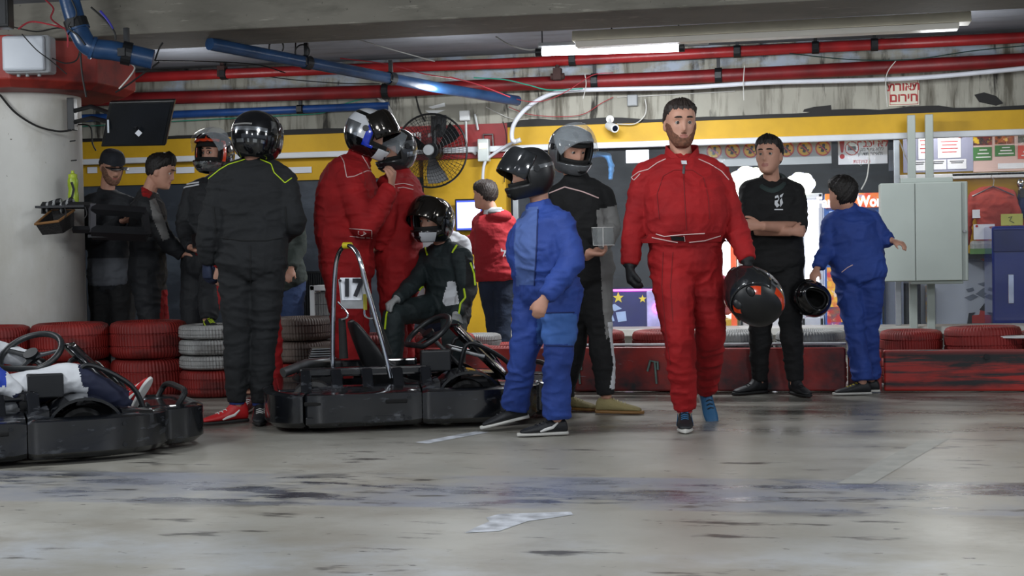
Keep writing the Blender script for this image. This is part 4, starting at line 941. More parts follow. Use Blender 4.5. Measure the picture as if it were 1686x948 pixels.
# ------------------------------------------------------------------ signs in the shop
YS = YW+.35
gs = mat('grey sign board', 'a9b1b6', .5, var=.04)
def hang(t, c, w, h, Y):
    for k in (-1, 1): MB().tube([V((c.x+k*w*.4, Y, c.z+h*.5)), V((c.x+k*w*.4, Y, Z1+.2))], .003, 5).build('hanging_wire', STEEL, t)
t, c, w, h, y = sign((1150, 234, 1369, 272), YS, gs, 'long grey board with round yellow prohibition pictograms'); hang(t, c, w, h, YS)
yp = mat('pictogram yellow', 'e3b61c', .5, var=.03); rr = mat('prohibition red', 'c1332a', .5, var=.03)
for i, px in enumerate((1146, 1176, 1206, 1236, 1265, 1295, 1325, 1355)):
    q = atY(px, 249-(px-1176)*.028, y); q.y = y
    if q.x < c.x-w/2: continue
    p = root('pictogram', q, 'round yellow and red prohibition pictogram, %s from the left on the grey board' % ('first second third fourth fifth sixth seventh eighth'.split()[i]), 'pictogram', 'prohibition pictograms') if 0 else t
    r = .068; D_ = disc(MB(), q, r*.98, .002).build('pictogram_disc', yp, t, smooth=False)
    mb = MB(); random.seed(i+40)
    a0 = random.random()*3
    f = q+V((0, -.003, 0))
    mb.ball(f+V((.012*math.cos(a0), 0, .028)), (.013, .002, .013)); mb.prism([(-.02, -.03), (.004, -.035), (.02, .0), (.012, .02), (-.012, .018)], f, X_, U_, (0, -.002, 0)); mb.box(f+V((.022, 0, -.012)), (.03, .003, .014)); mb.box(f+V((-.026, 0, .006)), (.024, .003, .012))
    mb.build('pictogram_figure', DARKINK, D_, smooth=False)
    mb = MB(); ring(mb, q+V((0, -.002, 0)), r, .011, .005); dg_ = (X_-U_).normalized(); mb.box(q+V((0, -.0055, 0)), (2*r*.93, .003, .010), rotm(dg_, V((0, -1, 0)), dg_.cross(V((0, -1, 0))))); mb.build('prohibition_ring', rr, D_, smooth=False)
t, c, w, h, y = sign((1380, 229, 1461, 270), YS, PAPER, 'white Hebrew notice with red exclamation mark hanging from dark wall'); hang(t, c, w, h, YS)
text('!', .26, (c.x-w*.42, y, c.z+h*.12), REDINK, t, bold=.006)
text('לא יכנס'[::-1], .085, (c.x+w*.20, y, c.z+h*.30), REDINK, t, bold=.002)
text('ללא ציוד מגן'[::-1], .042, (c.x+w*.18, y, c.z+h*.08), DARKINK, t); text('ולאחר תדרוך'[::-1], .042, (c.x+w*.14, y, c.z-h*.10), DARKINK, t)
text('בטיחות'[::-1], .05, (c.x-w*.02, y, c.z-h*.40), REDINK, t)
mb = MB(); q = V((c.x-w*.22, y, c.z+h*.14)); ring(mb, q, .062, .008, .003); mb.box(q+V((0, -.003, 0)), (.112, .002, .008), rotm((X_-U_).normalized(), V((0, -1, 0)), (X_-U_).normalized().cross(V((0, -1, 0))))); mb.build('prohibition_ring', REDINK, t, smooth=False)
mb = MB(); mb.box(q, (.07, .002, .035)); mb.build('symbol', DARKINK, t, smooth=False)
t, c, w, h, y = sign((1463, 247, 1478, 281), YS+.3, mat('bluish paper', '8490a6', .6), 'narrow bluish sheet on the dark wall beside the notice', 'paper_sheet', .006, 'paper')
t, c, w, h, y = sign((1031, 247, 1068, 268), YS+.4, mat('bright display', 'f2f6ff', .5, emit=1.5, var=.01), 'bright white screen in the shop left of the man in red', 'television', .05, 'screen')
# notice board and posters right
YN = YP-.02
t, c, w, h, y = sign((1487, 221, 1602, 283), YN, mat('lilac board', '8f93ac', .6, var=.05), 'lilac notice board with white papers behind the cabinet posts', 'notice_board', .03, 'board')
for i, (a, b, e, f, lb) in enumerate(((1512, 224, 1533, 262, 'white printed notice between the two cabinet posts'), (1544, 226, 1582, 260, 'large white printed notice right of the cabinet posts'), (1496, 264, 1526, 281, 'small white notice at the lower left of the board'), (1529, 263, 1558, 279, 'small white notice below the large one'), (1560, 262, 1591, 278, 'small white notice at the lower right of the lilac board'))):
    s, cc, ww, hh, yy = sign((a, b, e, f), YN-.02, PAPER, lb, 'printed_notice', .003, 'paper')
    mb = MB()
    for k in range(4 if hh > .12 else 2): mb.box((cc.x, yy, cc.z+hh*(.30-.17*k)), (ww*(.75-.12*(k % 2)), .001, .008))
    mb.build('text_lines', REDINK if i in (0, 1) else DARKINK, s, smooth=False)
mb = MB(); q = atY(1580, 223, YN-.03); tag(disc(mb, q, .022, .004).build('red_badge', REDINK), 'small round red badge at the corner of the large notice', 'badge')
t, c, w, h, y = sign((1602, 214, 1760, 281), YN, mat('peach poster', 'cfb3ad', .6, var=.06, vs=1.2), 'large pale poster with kart photographs and green labels', 'poster', .02, 'poster')
for a, b, e, f, k in ((1601, 215, 1633, 239, 0), (1638, 213, 1670, 237, 1), (1676, 211, 1708, 235, 2)):
    cc, ww, hh = plate(a, b, e, f, y-.002); pm = mat('kart photograph %d' % k, ('7e2a24', 'a8541f', '4f4a3a')[k], .5, vs=22, var=.1, col2='1c1a1c'); layer(pm, ('c9a91f', 'e0b44c', 'b1a997')[k], 14, .55, .62, seed=k+3)
    MB().box(cc, (ww, .003, hh)).build('photograph', pm, t, smooth=False)
for a, b, e, f, k in ((1601, 242, 1633, 264, 0), (1638, 239, 1671, 257, 0), (1676, 239, 1708, 261, 1)):
    cc, ww, hh = plate(a, b, e, f, y-.002); p = MB().box(cc, (ww, .003, hh)).build('label_panel', mat('label green', '3e7a3c', .5) if k == 0 else mat('label coral', 'cf4f44', .5), t, smooth=False)
    mb = MB()
    for q in range(3): mb.box((cc.x+.01, y-.005, cc.z+hh*(.28-.27*q)), (ww*(.4+.18*q), .002, .011))
    mb.build('label_lines', WHITE, p, smooth=False)
cc, ww, hh = plate(1643, 268, 1720, 277, y-.002); MB().box(cc, (ww, .003, hh)).build('title_strip', PAPER, t, smooth=False)
m = MB().box((XA+3, YP-.05, atY(1600, 290, YP).z), (6, .12, .05)); struct(m.build('trim_6', rail, smooth=False, bevel=.005))
# hanging red racing jackets
def jacket(px, D, m, label, s=1.0, dark=0):
    c = atY(px, 340, YP-.14-dark); t = root('racing_jacket', c, label, 'jacket'); Q = {}
    def p(x, z, y=0): return c+V((x*s, y, z*s))
    Q = dict(neck=p(0, .16), hipL=p(.09, -.42), hipR=p(-.09, -.42), shL=p(.15, .10), shR=p(-.15, .10), elL=p(.23, -.14), elR=p(-.23, -.14), wrL=p(.25, -.36), wrR=p(-.25, -.36), s=.8*s, back=V((0, 0, 0)), P=t); Q['fr'] = (Matrix.Identity(3), p(0, .3))
    g = garment(t, Q, 'jacket_body', [m], 'ta', 1.15, wrinkle=.012, seed=int(px), collar=.03, vs=.011)
    MB().tube([p(-.19, .10, -.06), p(0, .19, -.06), p(.19, .10, -.06)], .006, 6).tube([p(0, .19, -.06), p(.015, .25, -.02), p(-.01, .28, 0), p(0, .30, .02)], .004, 6).build('coat_hanger', STEEL, t)
    return t, g, p
t, g, p = jacket(1634, 0, mat('faded red cloth', 'a63a30', .8, var=.1, vs=6, bump=.3), 'faded red racing jacket on a hanger against yellow wall', .98)
jacket(1712, 0, mat('deep blue suit cloth', '172c66', .75), 'blue racing jacket hanging right of the red one', .9, -.05)
mb = MB().box((p(0, .31).x+.1, YP-.1, p(0, .31).z), (.9, .02, .02)); tag(mb.build('clothes_rail', STEEL, smooth=False), 'steel rail carrying the hanging jackets', 'rail')
sign((1601, 345, 1614, 359), YP-.22, PAPER, 'small square white sheet on the red jacket', 'paper_sheet', .003, 'paper')
s, cc, ww, hh, yy = sign((1603, 369, 1638, 394), YP-.25, PAPER, 'white printed sheet with red emblem below the red jacket', 'printed_notice', .003, 'paper')
mb = MB(); disc(mb, V((cc.x-ww*.35, yy, cc.z+hh*.38)), .012, .001).build('emblem', REDINK, s)
s, cc, ww, hh, yy = sign((1648, 352, 1684, 371), YP-.25, mat('yellow green sheet', 'c4c664', .7), 'yellow green handwritten sheet right of the red jacket', 'paper_sheet', .003, 'paper')
mb = MB(); mb.tube([V((cc.x-.03, yy, cc.z+.02)), V((cc.x+.0, yy, cc.z+.03)), V((cc.x-.02, yy, cc.z-.01)), V((cc.x+.02, yy, cc.z-.03))], .004, 5); mb.build('handwriting', DARKINK, s)
t, c, w, h, y = sign((1597, 396, 1634, 417), YP-.22, mat('clear bag', 'b8bfc0', .3, var=.2, vs=15, alpha=.75), 'crumpled clear plastic bag on the ledge', 'plastic_bag', .1, 'bag', .03)
m = MB().box((atY(1616, 421, YP-.12).x, YP-.12, atY(1616, 421, YP-.12).z), (.34, .24, .05)); tag(m.build('shelf_ledge', DARKMET, smooth=False), 'dark ledge under the plastic bag', 'shelf')
t, c, w, h, y = sign((1597, 409, 1634, 418), YP-.30, mat('green tray', '5c8a4a', .5), 'green tray edge under the plastic bag', 'tray', .05, 'tray')
t, c, w, h, y = sign((1678, 310, 1730, 325), YP-.1, DARKMET, 'dark shelf with silver trophies at right edge', 'trophy_shelf', .16, 'shelf')
MB().ball((c.x-.13, YP-.12, c.z+.09), (.035, .035, .045)).cyl((c.x-.13, YP-.12, c.z+.03), (c.x-.13, YP-.12, c.z+.06), .02).build('trophy', CHROME, t)
# checkered flag and race car mural
mb = MB(); gm = mat('mural grey', '6d7684', .6)
for P in ([(1587, 490), (1602, 484), (1611, 488), (1597, 495)], [(1609, 467), (1622, 464), (1629, 467), (1618, 471)], [(1606, 484), (1619, 474), (1634, 470), (1634, 484), (1622, 492)], [(1590, 476), (1602, 473), (1604, 478), (1594, 481)]):
    mb.prism([(atY(a, b, YP).x, atY(a, b, YP).z) for a, b in P], (0, YP-.003, 0), X_, U_, (0, -.002, 0))
tag(mb.build('flag_mural', gm, smooth=False), 'grey checkered flag painted on the pale wall', 'mural')
for P, mm, lb in (([(1597, 532), (1598, 519), (1612, 518), (1614, 510), (1625, 500), (1640, 492), (1660, 490), (1660, 532)], mat('mural red', 'b02c26', .6), 'red race car nose painted on the pale wall'), ([(1612, 510), (1624, 495), (1638, 506), (1632, 514)], DARKINK, 'black cockpit painted on the red race car'), ([(1592, 534), (1595, 515), (1606, 514), (1600, 520), (1600, 534)], DARKINK, 'black wheel outline painted at the race car front')):
    mb = MB().prism([(atY(a, b, YP).x, atY(a, b, YP).z) for a, b in P], (0, YP-(.004 if mm is not DARKINK else .007), 0), X_, U_, (0, -.002, 0)); tag(mb.build('car_mural', mm, smooth=False), lb, 'mural')
# blue kiosk
YK = YW+.45; c, w, h = plate(1634, 371, 1760, 560, YK); t = root('blue_kiosk', (c.x, YK+.3, 0), 'glossy blue machine cabinet at right edge with bright highlights', 'machine')
kb = mat('glossy blue laminate', '1c3190', .12, coat=.6, var=.08, vs=2); zt = c.z+h/2
MB().box((c.x, YK+.3, zt/2), (w, .6, zt)).build('case', kb, t, smooth=False, bevel=.02); MB().box((c.x, YK-.01, zt-.13), (w-.01, .03, .2)).build('header', mat('deep blue laminate', '15246e', .2), t, smooth=False, bevel=.01)
MB().box((c.x-w*.26, YK-.012, c.z-.05), (.05, .01, .26)).build('bright_strip', mat('bright reflective strip', 'e4ecff', .1, metal=.9), t, smooth=False, bevel=.01)  # bright reflective strip set on the blue front
# tall dark glass door pieces between cabinet posts
t, c, w, h, y = sign((1524, 470, 1535, 532), YP-.05, mat('label strip', '8e8aa0', .6, vs=30, col2='c3a24c'), 'narrow strip with coloured labels behind the cabinet posts', 'label_strip', .02, 'strip')
t, c, w, h, y = sign((1486, 466, 1516, 572), YP-.08, mat('dark glass', '2b303a', .2), 'narrow dark panel behind the left cabinet post', 'dark_panel', .03, 'panel')
t, c, w, h, y = sign((1457, 440, 1486, 548), YP-.3, mat('grey machine side', '7c8494', .3, var=.08), 'grey side panel of a machine left of the cabinet posts', 'machine_panel', .3, 'panel')
# claw machines
glow = mat('bright machine interior', 'f4f7ff', .5, emit=2.2, var=.04, vs=9); gl2 = mat('lit white sign', 'fbffee', .5, emit=2.6, var=.02)
def machine(px0, py0, px1, Y, label, col, top=0):
    c, w, h = plate(px0, py0, px1, 560, Y); zt = c.z+h/2; t = root('claw_machine', (c.x, Y+.35, 0), label, 'arcade machine'); fr = mat('machine '+col, col, .3, coat=.4, var=.08)
    for k in (-1, 1): MB().box((c.x+k*(w/2-.02), Y+.02, zt/2), (.04, .04, zt)).build('corner_post', fr, t, smooth=False, bevel=.006)
    MB().box((c.x, Y+.35, .14), (w, .7, .28)).build('base', fr, t, smooth=False, bevel=.01); MB().box((c.x, Y+.35, zt-.03), (w, .7, .06)).build('top', fr, t, smooth=False, bevel=.01)
    MB().box((c.x, Y+.66, zt/2), (w-.04, .03, zt-.1)).build('back_panel', glow, t, smooth=False)
    MB().box((c.x, Y+.01, .28+(zt-.28)/2), (w-.08, .008, zt-.4)).build('glass', gl, t, smooth=False)
    return t, c, w, zt
YM = YW+.9
t, c, w, zt = machine(1318, 318, 1356, YM, 'white lit claw machine right of the boy in black', 'dfe3ea')
mb = MB(); random.seed(8)
cn = ['pink', 'yellow', 'blue', 'red', 'green', 'white']
cols = ['d23a6a', 'e6b422', '3f78c9', 'cf4034', '5aa34c', 'f0e7e0']
def toys(t, c, w, z0, z1, n, Y, wh):
    for i in range(n):
        q = V((c.x-w/2+.08+random.random()*(w-.16), Y+.15+random.random()*.4, z0+random.random()*(z1-z0))); r = .04+.03*random.random(); k = random.randrange(6)
        m = MB().ball(q, (r, r*.9, r)).ball(q+V((0, -.01, r*1.2)), r*.7).ball(q+V((r*.6, 0, r*1.8)), r*.3).ball(q+V((-r*.6, 0, r*1.8)), r*.3)
        tag(m.build('plush_toy', mat('toy '+cols[k], cols[k], .8)), 'small '+cn[k]+' plush toy in the '+wh, 'toy', 'plush toys in the claw machines')
toys(t, c, w, .32, .40, 5, YM, 'claw machine right of the boy in black')
t, c, w, zt = machine(1216, 318, 1316, YM+.05, 'bright white claw machine behind the boy in black', 'e9edf2'); toys(t, c, w, .32, .42, 10, YM+.05, 'wide white claw machine')
t, c, w, zt = machine(1150, 330, 1214, YM-.1, 'claw machine with yellow and orange posts behind the helmet', 'd8b51c'); toys(t, c, w, .32, .60, 12, YM-.1, 'claw machine with yellow posts')
m = MB().box((atY(1207, 400, YM-.2).x, YM-.2, .75), (.05, .05, 1.5)); tag(m.build('orange_post', mat('orange lit post', 'e2561c', .4, emit=.6), smooth=False), 'orange post beside the yellow claw machine', 'post')
# lit cloud sign shapes above machines
for px, py, rw, lb in ((1232, 300, .19, 'round glowing white sign left of the boy in black'), (1318, 303, .14, 'glowing white cloud sign with dashed edge right of the boy in black')):
    q = atY(px, py, YM-.05); t = root('lit_sign', q, lb, 'sign'); mb = MB()
    for k in range(7): a = 2*math.pi*k/7; mb.ball(q+V((rw*.55*math.cos(a), 0, rw*.42*math.sin(a))), (rw*.48, .03, rw*.42))
    mb.ball(q, (rw*.7, .035, rw*.5)); voxel(mb, 'sign_face', [gl2], t, .012, 2)
    m = MB()
    for k in range(18): a = 2*math.pi*k/18; m.ball(q+V((rw*.92*math.cos(a), -.032, rw*.72*math.sin(a))), .008, n=6, m=4)
    m.build('bulbs', mat('bulb', 'c8d0ff', .3, emit=2), t)
# Fantasy World machine
YF = YW+.75; c, w, h = plate(1358, 316, 1452, 560, YF); zt = c.z+h/2; t = root('arcade_machine', (c.x, YF+.35, 0), 'blue arcade machine with colourful Fantasy World header', 'arcade machine')
bl_ = mat('arcade blue', '1f5cae', .35, coat=.3, var=.1, vs=3, emit=.12)
MB().box((c.x, YF+.35, zt/2), (w, .7, zt-.02)).build('case', bl_, t, smooth=False, bevel=.015)
c1, w1, h1 = plate(1358, 318, 1452, 342, YF-.03); fm_ = mat('fantasy header', 'e08a1e', .4, emit=.7, var=.1, vs=12, col2='c6402a'); layer(fm_, '2f8fd0', 9, .55, .6, seed=3)
MB().box(c1, (w1, .05, h1)).build('header', fm_, t, smooth=False, bevel=.006)
text('Fantasy World', .135, (c1.x, YF-.06, c1.z-.015), mat('header lettering', 'fff4f0', .5, emit=.9, var=.02), t, bold=.006, sx=.82)
c2, w2, h2 = plate(1366, 348, 1380, 430, YF-.02); MB().box(c2, (w2, .02, h2)).build('light_tube', mat('pale lit tube', 'cfe6ff', .4, emit=1.2), t, smooth=False, bevel=.005)
for a, b, e, f, cl in ((1362, 440, 1392, 530, 'f0c22a'), (1382, 350, 1400, 372, '6cb34a'), (1436, 350, 1449, 370, 'b03a2a'), (1362, 505, 1385, 540, '2a49a0'), (1394, 470, 1402, 540, '58b0b0')):
    c3, w3, h3 = plate(a, b, e, f, YF-.012); pm = mat('arcade panel '+cl, cl, .4, emit=.35, var=.15, vs=14, col2='c83a3a'); layer(pm, 'e9e4da', 12, .55, .6, seed=2); MB().box(c3, (w3, .012, h3)).build('art_panel', pm, t, smooth=False)
# star machine with pink neon edge
YA = YW+.8; c, w, h = plate(948, 478, 1042, 560, YA); zt = c.z+h/2; t = root('air_hockey_table', (c.x+.2, YA+.5, 0), 'dark blue game table with yellow star and pink neon edge', 'game table')
db = mat('game blue', '1d2266', .4, var=.1, emit=.15); x1 = atY(1100, 480, YA).x; x0 = c.x-w/2-.25
MB().box(((x0+x1)/2, YA+.5, zt/2), (x1-x0, 1.0, zt)).build('table_body', db, t, smooth=False, bevel=.02)
MB().box(((x0+x1)/2, YA-.01, zt), (x1-x0, .03, .018)).build('neon_edge', mat('pink neon', 'ff5fe0', .4, emit=3.5, var=.01), t, smooth=False)
for px, py, r in ((1018, 490, .055), (1058, 492, .04)):
    q = atY(px, py, YA-.006); P = [((r if k % 2 == 0 else r*.42)*math.sin(math.pi*k/5), (r if k % 2 == 0 else r*.42)*math.cos(math.pi*k/5)) for k in range(10)]
    MB().prism(P, q, X_, U_, (0, -.004, 0)).build('star', mat('star yellow', 'e2cf3a', .5, emit=.3), t, smooth=False)
mb = MB(); wl2 = mat('pale graphic', '9fb8e0', .5, emit=.3)
for P in ([(950, 500), (962, 495), (960, 505)], [(948, 510), (966, 510), (966, 514), (948, 516)], [(1000, 505), (1012, 500), (1024, 508), (1012, 512)], [(1002, 515), (1008, 515), (1012, 528), (1004, 530)], [(1014, 514), (1030, 512), (1032, 528), (1018, 530)], [(944, 520), (960, 518), (966, 530), (950, 534)]):
    mb.prism([(atY(a, b, YA).x, atY(a, b, YA).z) for a, b in P], (0, YA-.004, 0), X_, U_, (0, -.004, 0))
mb.build('side_graphics', wl2, t, smooth=False)
c3, w3, h3 = plate(1066, 478, 1090, 548, YA-.2); t = root('glass_case', c3, 'small lit glass case with pink glow beside the game table', 'display case')
MB().box((c3.x, c3.y, (c3.z-h3/2)/2), (w3, .12, c3.z-h3/2)).build('pedestal', DARKMET, t, smooth=False)
MB().box(c3, (w3, .12, h3)).build('case', mat('lilac lit panel', 'a8a4d8', .3, emit=.7, var=.2, vs=8), t, smooth=False, bevel=.01)
q = atY(1083, 507, YA-.28); ring(MB(), q, .05, .016, .01).build('neon_ring', mat('pink neon'
, 'ff5fe0'), t)
# blue rubber gloves hanging
q = atY(985, 262, YW+.2); t = root('blue_raincoat', q, 'light blue cloth hanging on the dark shop wall', 'cloth'); mb = MB()
MB().tube([q+V((0, 0, .03)), V((q.x, q.y, Z1+.2))], .004, 6).build('hanging_cord', WHITE, t)
mb.tube([q+V((-.10, 0, .03)), q+V((0, 0, .045)), q+V((.09, .0, .03)), q+V((.12, 0, -.06)), q+V((.11, 0, -.19))], [.045, .05, .055, .05, .035], 12, flat=.5).tube([q+V((-.1, 0, .03)), q+V((-.11, 0, -.01))], .04, 10, flat=.5)
voxel(mb, 'cloth', [mat('light blue cloth bag', '4d8fce', .5, var=.15, vs=12)], t, .01, 2, .012, seed=3)
# ------------------------------------------------------------------ left: capital box, speaker, monitor, shelf
c = atD(42, 88, 10.0); M = rotm(R_, -B_, Z_); t = root('junction_box', c, 'large pale grey junction box on the red capital', 'box')
MB().box(c-B_*.10, (.31, .16, .255), M).build('case', mat('pale grey box', 'a9adb1', .35, var=.04), t, smooth=False, bevel=.02)
MB().box(c+V((-.012, 0, .0)), (.285, .05, .235), M).build('lid', mat('pale grey lid', 'b6bcc4', .3, var=.03), t, smooth=False, bevel=.02, segs=3)
for k in (-.08, -.02, .06): MB().tube([c-B_*.09+R_*k-Z_*.125, c-B_*.09+R_*k-Z_*.145], .012, 10).build('cable_gland', GREYP, t)
c = atD(4, 16, 9.5); t = root('loudspeaker', c, 'dark box loudspeaker at the top left corner', 'speaker'); MB().box(c, (.11, .12, .24), M).build('case', BLACK, t, smooth=False, bevel=.01); MB().box(c+B_*.063+R_*-.0, (.08, .006, .2), M).build('grille', DARKMET, t, smooth=False)
MB().tube([c+Z_*.1, c+Z_*.3], .012, 8).build('hanger', DARKMET, t)
# television: tilted, seen from behind/below
D = 10.3; c = atD(226, 203, D); t = root('television', c, 'black television tilted down from a bracket on the pillar', 'television')
xa = (R_+B_*.10).normalized(); ua = (Z_*.90+B_*.35+R_*.28).normalized(); ua = (ua-xa*ua.dot(xa)).normalized(); na = xa.cross(ua)
corners = [(166, 242), (272, 240), (288, 165), (180, 168)]
cs = [atD(a, b, D-(.12 if b < 200 else 0)) for a, b in corners]; nb = (cs[1]-cs[0]).cross(cs[3]-cs[0]).normalized()
bk = MB().add(cs+[p-nb*-.05 for p in cs] if nb.dot(B_) < 0 else cs+[p-nb*.05 for p in cs], [(0, 1, 2, 3), (7, 6, 5, 4), (0, 4, 5, 1), (1, 5, 6, 2), (2, 6, 7, 3), (3, 7, 4, 0)]).build('case', BLACK, t, smooth=False, bevel=.008)
nf = nb if nb.dot(B_) > 0 else -nb; cc = sum(cs, V((0, 0, 0)))/4
MB().add([cc+(p-cc)*.9+nf*.004 for p in cs]+[cc+(p-cc)*.9+nf*.009 for p in cs], [(0, 1, 2, 3), (4, 5, 6, 7), (0, 4, 5, 1), (1, 5, 6, 2), (2, 6, 7, 3), (3, 7, 4, 0)]).build('screen_panel', mat('dark screen', '14181e', .25, var=.3, vs=5), t, smooth=False)
q = atD(229, 218, D-.08)+nf*.015; mb = MB().box(q, (.035, .004, .035), rotm((R_+Z_).normalized(), -nf, (R_+Z_).normalized().cross(-nf))); mb.build('white_tag', PAPER, t, smooth=False)
mb = MB().box(atD(179, 207, D-.08)+nf*.014, (.012, .004, .09), rotm(R_, -B_, Z_)); mb.build('side_light', mat('pale strip', 'b9c3cc', .3), t, smooth=False)
q0 = atD(119, 188, 10.67)
MB().box(q0, (.05, .09, .23), rotm(R_, -B_, Z_)).build('wall_bracket', DARKMET, t, smooth=False, bevel=.004)
for dz in (.02, -.06): MB().tube([q0+Z_*dz, atD(150, 180, 10.45)+Z_*dz, cc+Z_*dz*.5], .016, 8).build('bracket_arm', DARKMET, t)
# shelf rack fixed to the pillar
D = 10.35; dk2 = mat('dark steel tube', '26272a', .5, metal=.4)
def Q_(a, b, dd=0): return atD(a, b, D+dd)
t = root('metal_shelf', Q_(150, 380), 'black square-tube shelf rack fixed to the round pillar', 'shelf')
def bar(a, b, r, nm='tube_frame', m=dk2): return MB().tube([a, b], r*1.4, 4).build(nm, m, t, smooth=False)
bar(Q_(70, 338, .12), Q_(152, 338), .018); bar(Q_(152, 335), Q_(152, 382), .02, m=mat('worn grey steel', '55555a', .5, metal=.4)); bar(Q_(120, 378), Q_(152, 378), .018); bar(Q_(152, 344), Q_(240, 350), .028); bar(Q_(152, 382), Q_(242, 386), .036); bar(Q_(238, 350), Q_(242, 386), .022); bar(Q_(152, 344, .3), Q_(240, 350, .3), .02); bar(Q_(72, 338, .12), Q_(72, 352, .12), .014)
MB().box((Q_(198, 388)+Q_(198, 388, .3))/2, (.36, .34, .02), rotm(R_, -B_, Z_)).build('shelf_plate', dk2, t, smooth=False)
MB().box((Q_(110, 341)+Q_(110, 341, .3))/2, (.34, .34, .016), rotm(R_, -B_, Z_)).build('top_plate', dk2, t, smooth=False)
# basket
c0 = Q_(90, 375, .05); t = root('wicker_basket', c0, 'dark woven basket with tan rim hanging from the shelf', 'basket')
wick = mat('dark wicker', '1c1a19', .7, bump=.8, bs=120, var=.3, vs=50); tan = mat('tan rim', '8a6238', .7)
rim = [Q_(58, 369, -.16), Q_(96, 364, -.18), Q_(122, 346, .06), Q_(84, 347, .08)]; bot = [Q_(70, 387, -.12), Q_(104, 384, -.13), Q_(122, 372, .04), Q_(90, 372, .05)]
mb = MB(); vs = rim+bot; mb.add(vs, [(0, 1, 5, 4), (1, 2, 6, 5), (2, 3, 7, 6), (3, 0, 4, 7), (4, 5, 6, 7)]); o = mb.build('basket_body', wick, t, smooth=False); sd = o.modifiers.new('s', 'SOLIDIFY'); sd.thickness = .008
MB().tube(rim, .009, 8, closed=True).build('basket_rim', tan, t)
# bottle and gloves on the shelf
c = Q_(121, 333, .12); t = root('water_bottle', c, 'lime green water bottle on top of the shelf', 'bottle'); lm = mat('lime bottle', '9db52a', .35)
MB().lathe([(.0, 0), (.036, 0), (.038, .02), (.037, .06), (.032, .09), (.037, .12), (.037, .155), (.03, .175), (.0, .178)], c, n=24).build('bottle_body', lm, t)
MB().lathe([(.031, .17), (.032, .195), (.02, .2), (.012, .205), (.011, .222), (0, .224)], c, n=20).build('bottle_cap', mat('lime cap', 'b4c832', .4), t)
MB().tube([c+V((0, 0, .03))-R_*.0+B_*.038, c+V((0, 0, .09))+B_*.034+R_*.014, c+V((0, 0, .14))+B_*.038], .009, 8, flat=.4).build('bottle_print', DARKINK, t)
for px, py, a, lb in ((88, 332, .2, 'black and white racing glove at the left on the shelf'), (108, 330, 1.1, 'black racing glove lying beside the lime bottle')):
    c = Q_(px, py, .08); mb = MB(); hand(mb, c+R_*.04, -R_*math.cos(a)-Z_*.25, -Z_, B_, s=.95, curl=45, k=1.35); t = voxel(mb, 'racing_glove', [GLK_ if 0 else mat('black glove', '121315', .7, bump=.3, bs=60), mat('grey glove', '9a9c9c', .7, bump=.2, bs=60)], None, .006, 2); tag(t, lb, 'glove')
    x_ = geo(t)[0]; k_ = (x_@np.array(R_)); paint(t, 1, pred=lambda q_: (np.abs(((k_-k_.min())/(k_.max()-k_.min())*5) % 2-1) < .35))
for px in (106, 140): cable([(px, 340), (px+3, 352), (px-1, 360)], .004, BC, 'short black strap dangling from the shelf' if px < 120 else 'second black strap dangling from the shelf frame', D=10.25)
for a, b in ((118, 232), (120, 264)): 
    q = atD(a, b, 10.58); tag(MB().tube([q-R_*.02+B_*-.03, q+R_*.03+B_*.02], .005, 6).build('wall_bolt', DARKMET), 'rusty bolt in the pillar plaster, %s one' % ('upper' if b < 240 else 'lower'), 'bolt')
# pipe joints, debris on the upper pipe
for px, py, lb in ((366, 118, 'rusty valve joint on the upper red pipe at left'), (918, 122, 'dark bracket behind the red pipes left of the lamp')):
    q = atY(px, py, YU-.01); m = MB().box(q, (.07, .09, .10)).cyl(q+V((0, 0, .03)), q+V((0, 0, .12)), .02, 10).cyl(q+V((-.06, 0, -.02)), q+V((.06, 0, -.02)), .028, 10); tag(m.build('pipe_joint', mat('rusty iron', '3b2420', .8, bump=.5)), lb, 'joint')
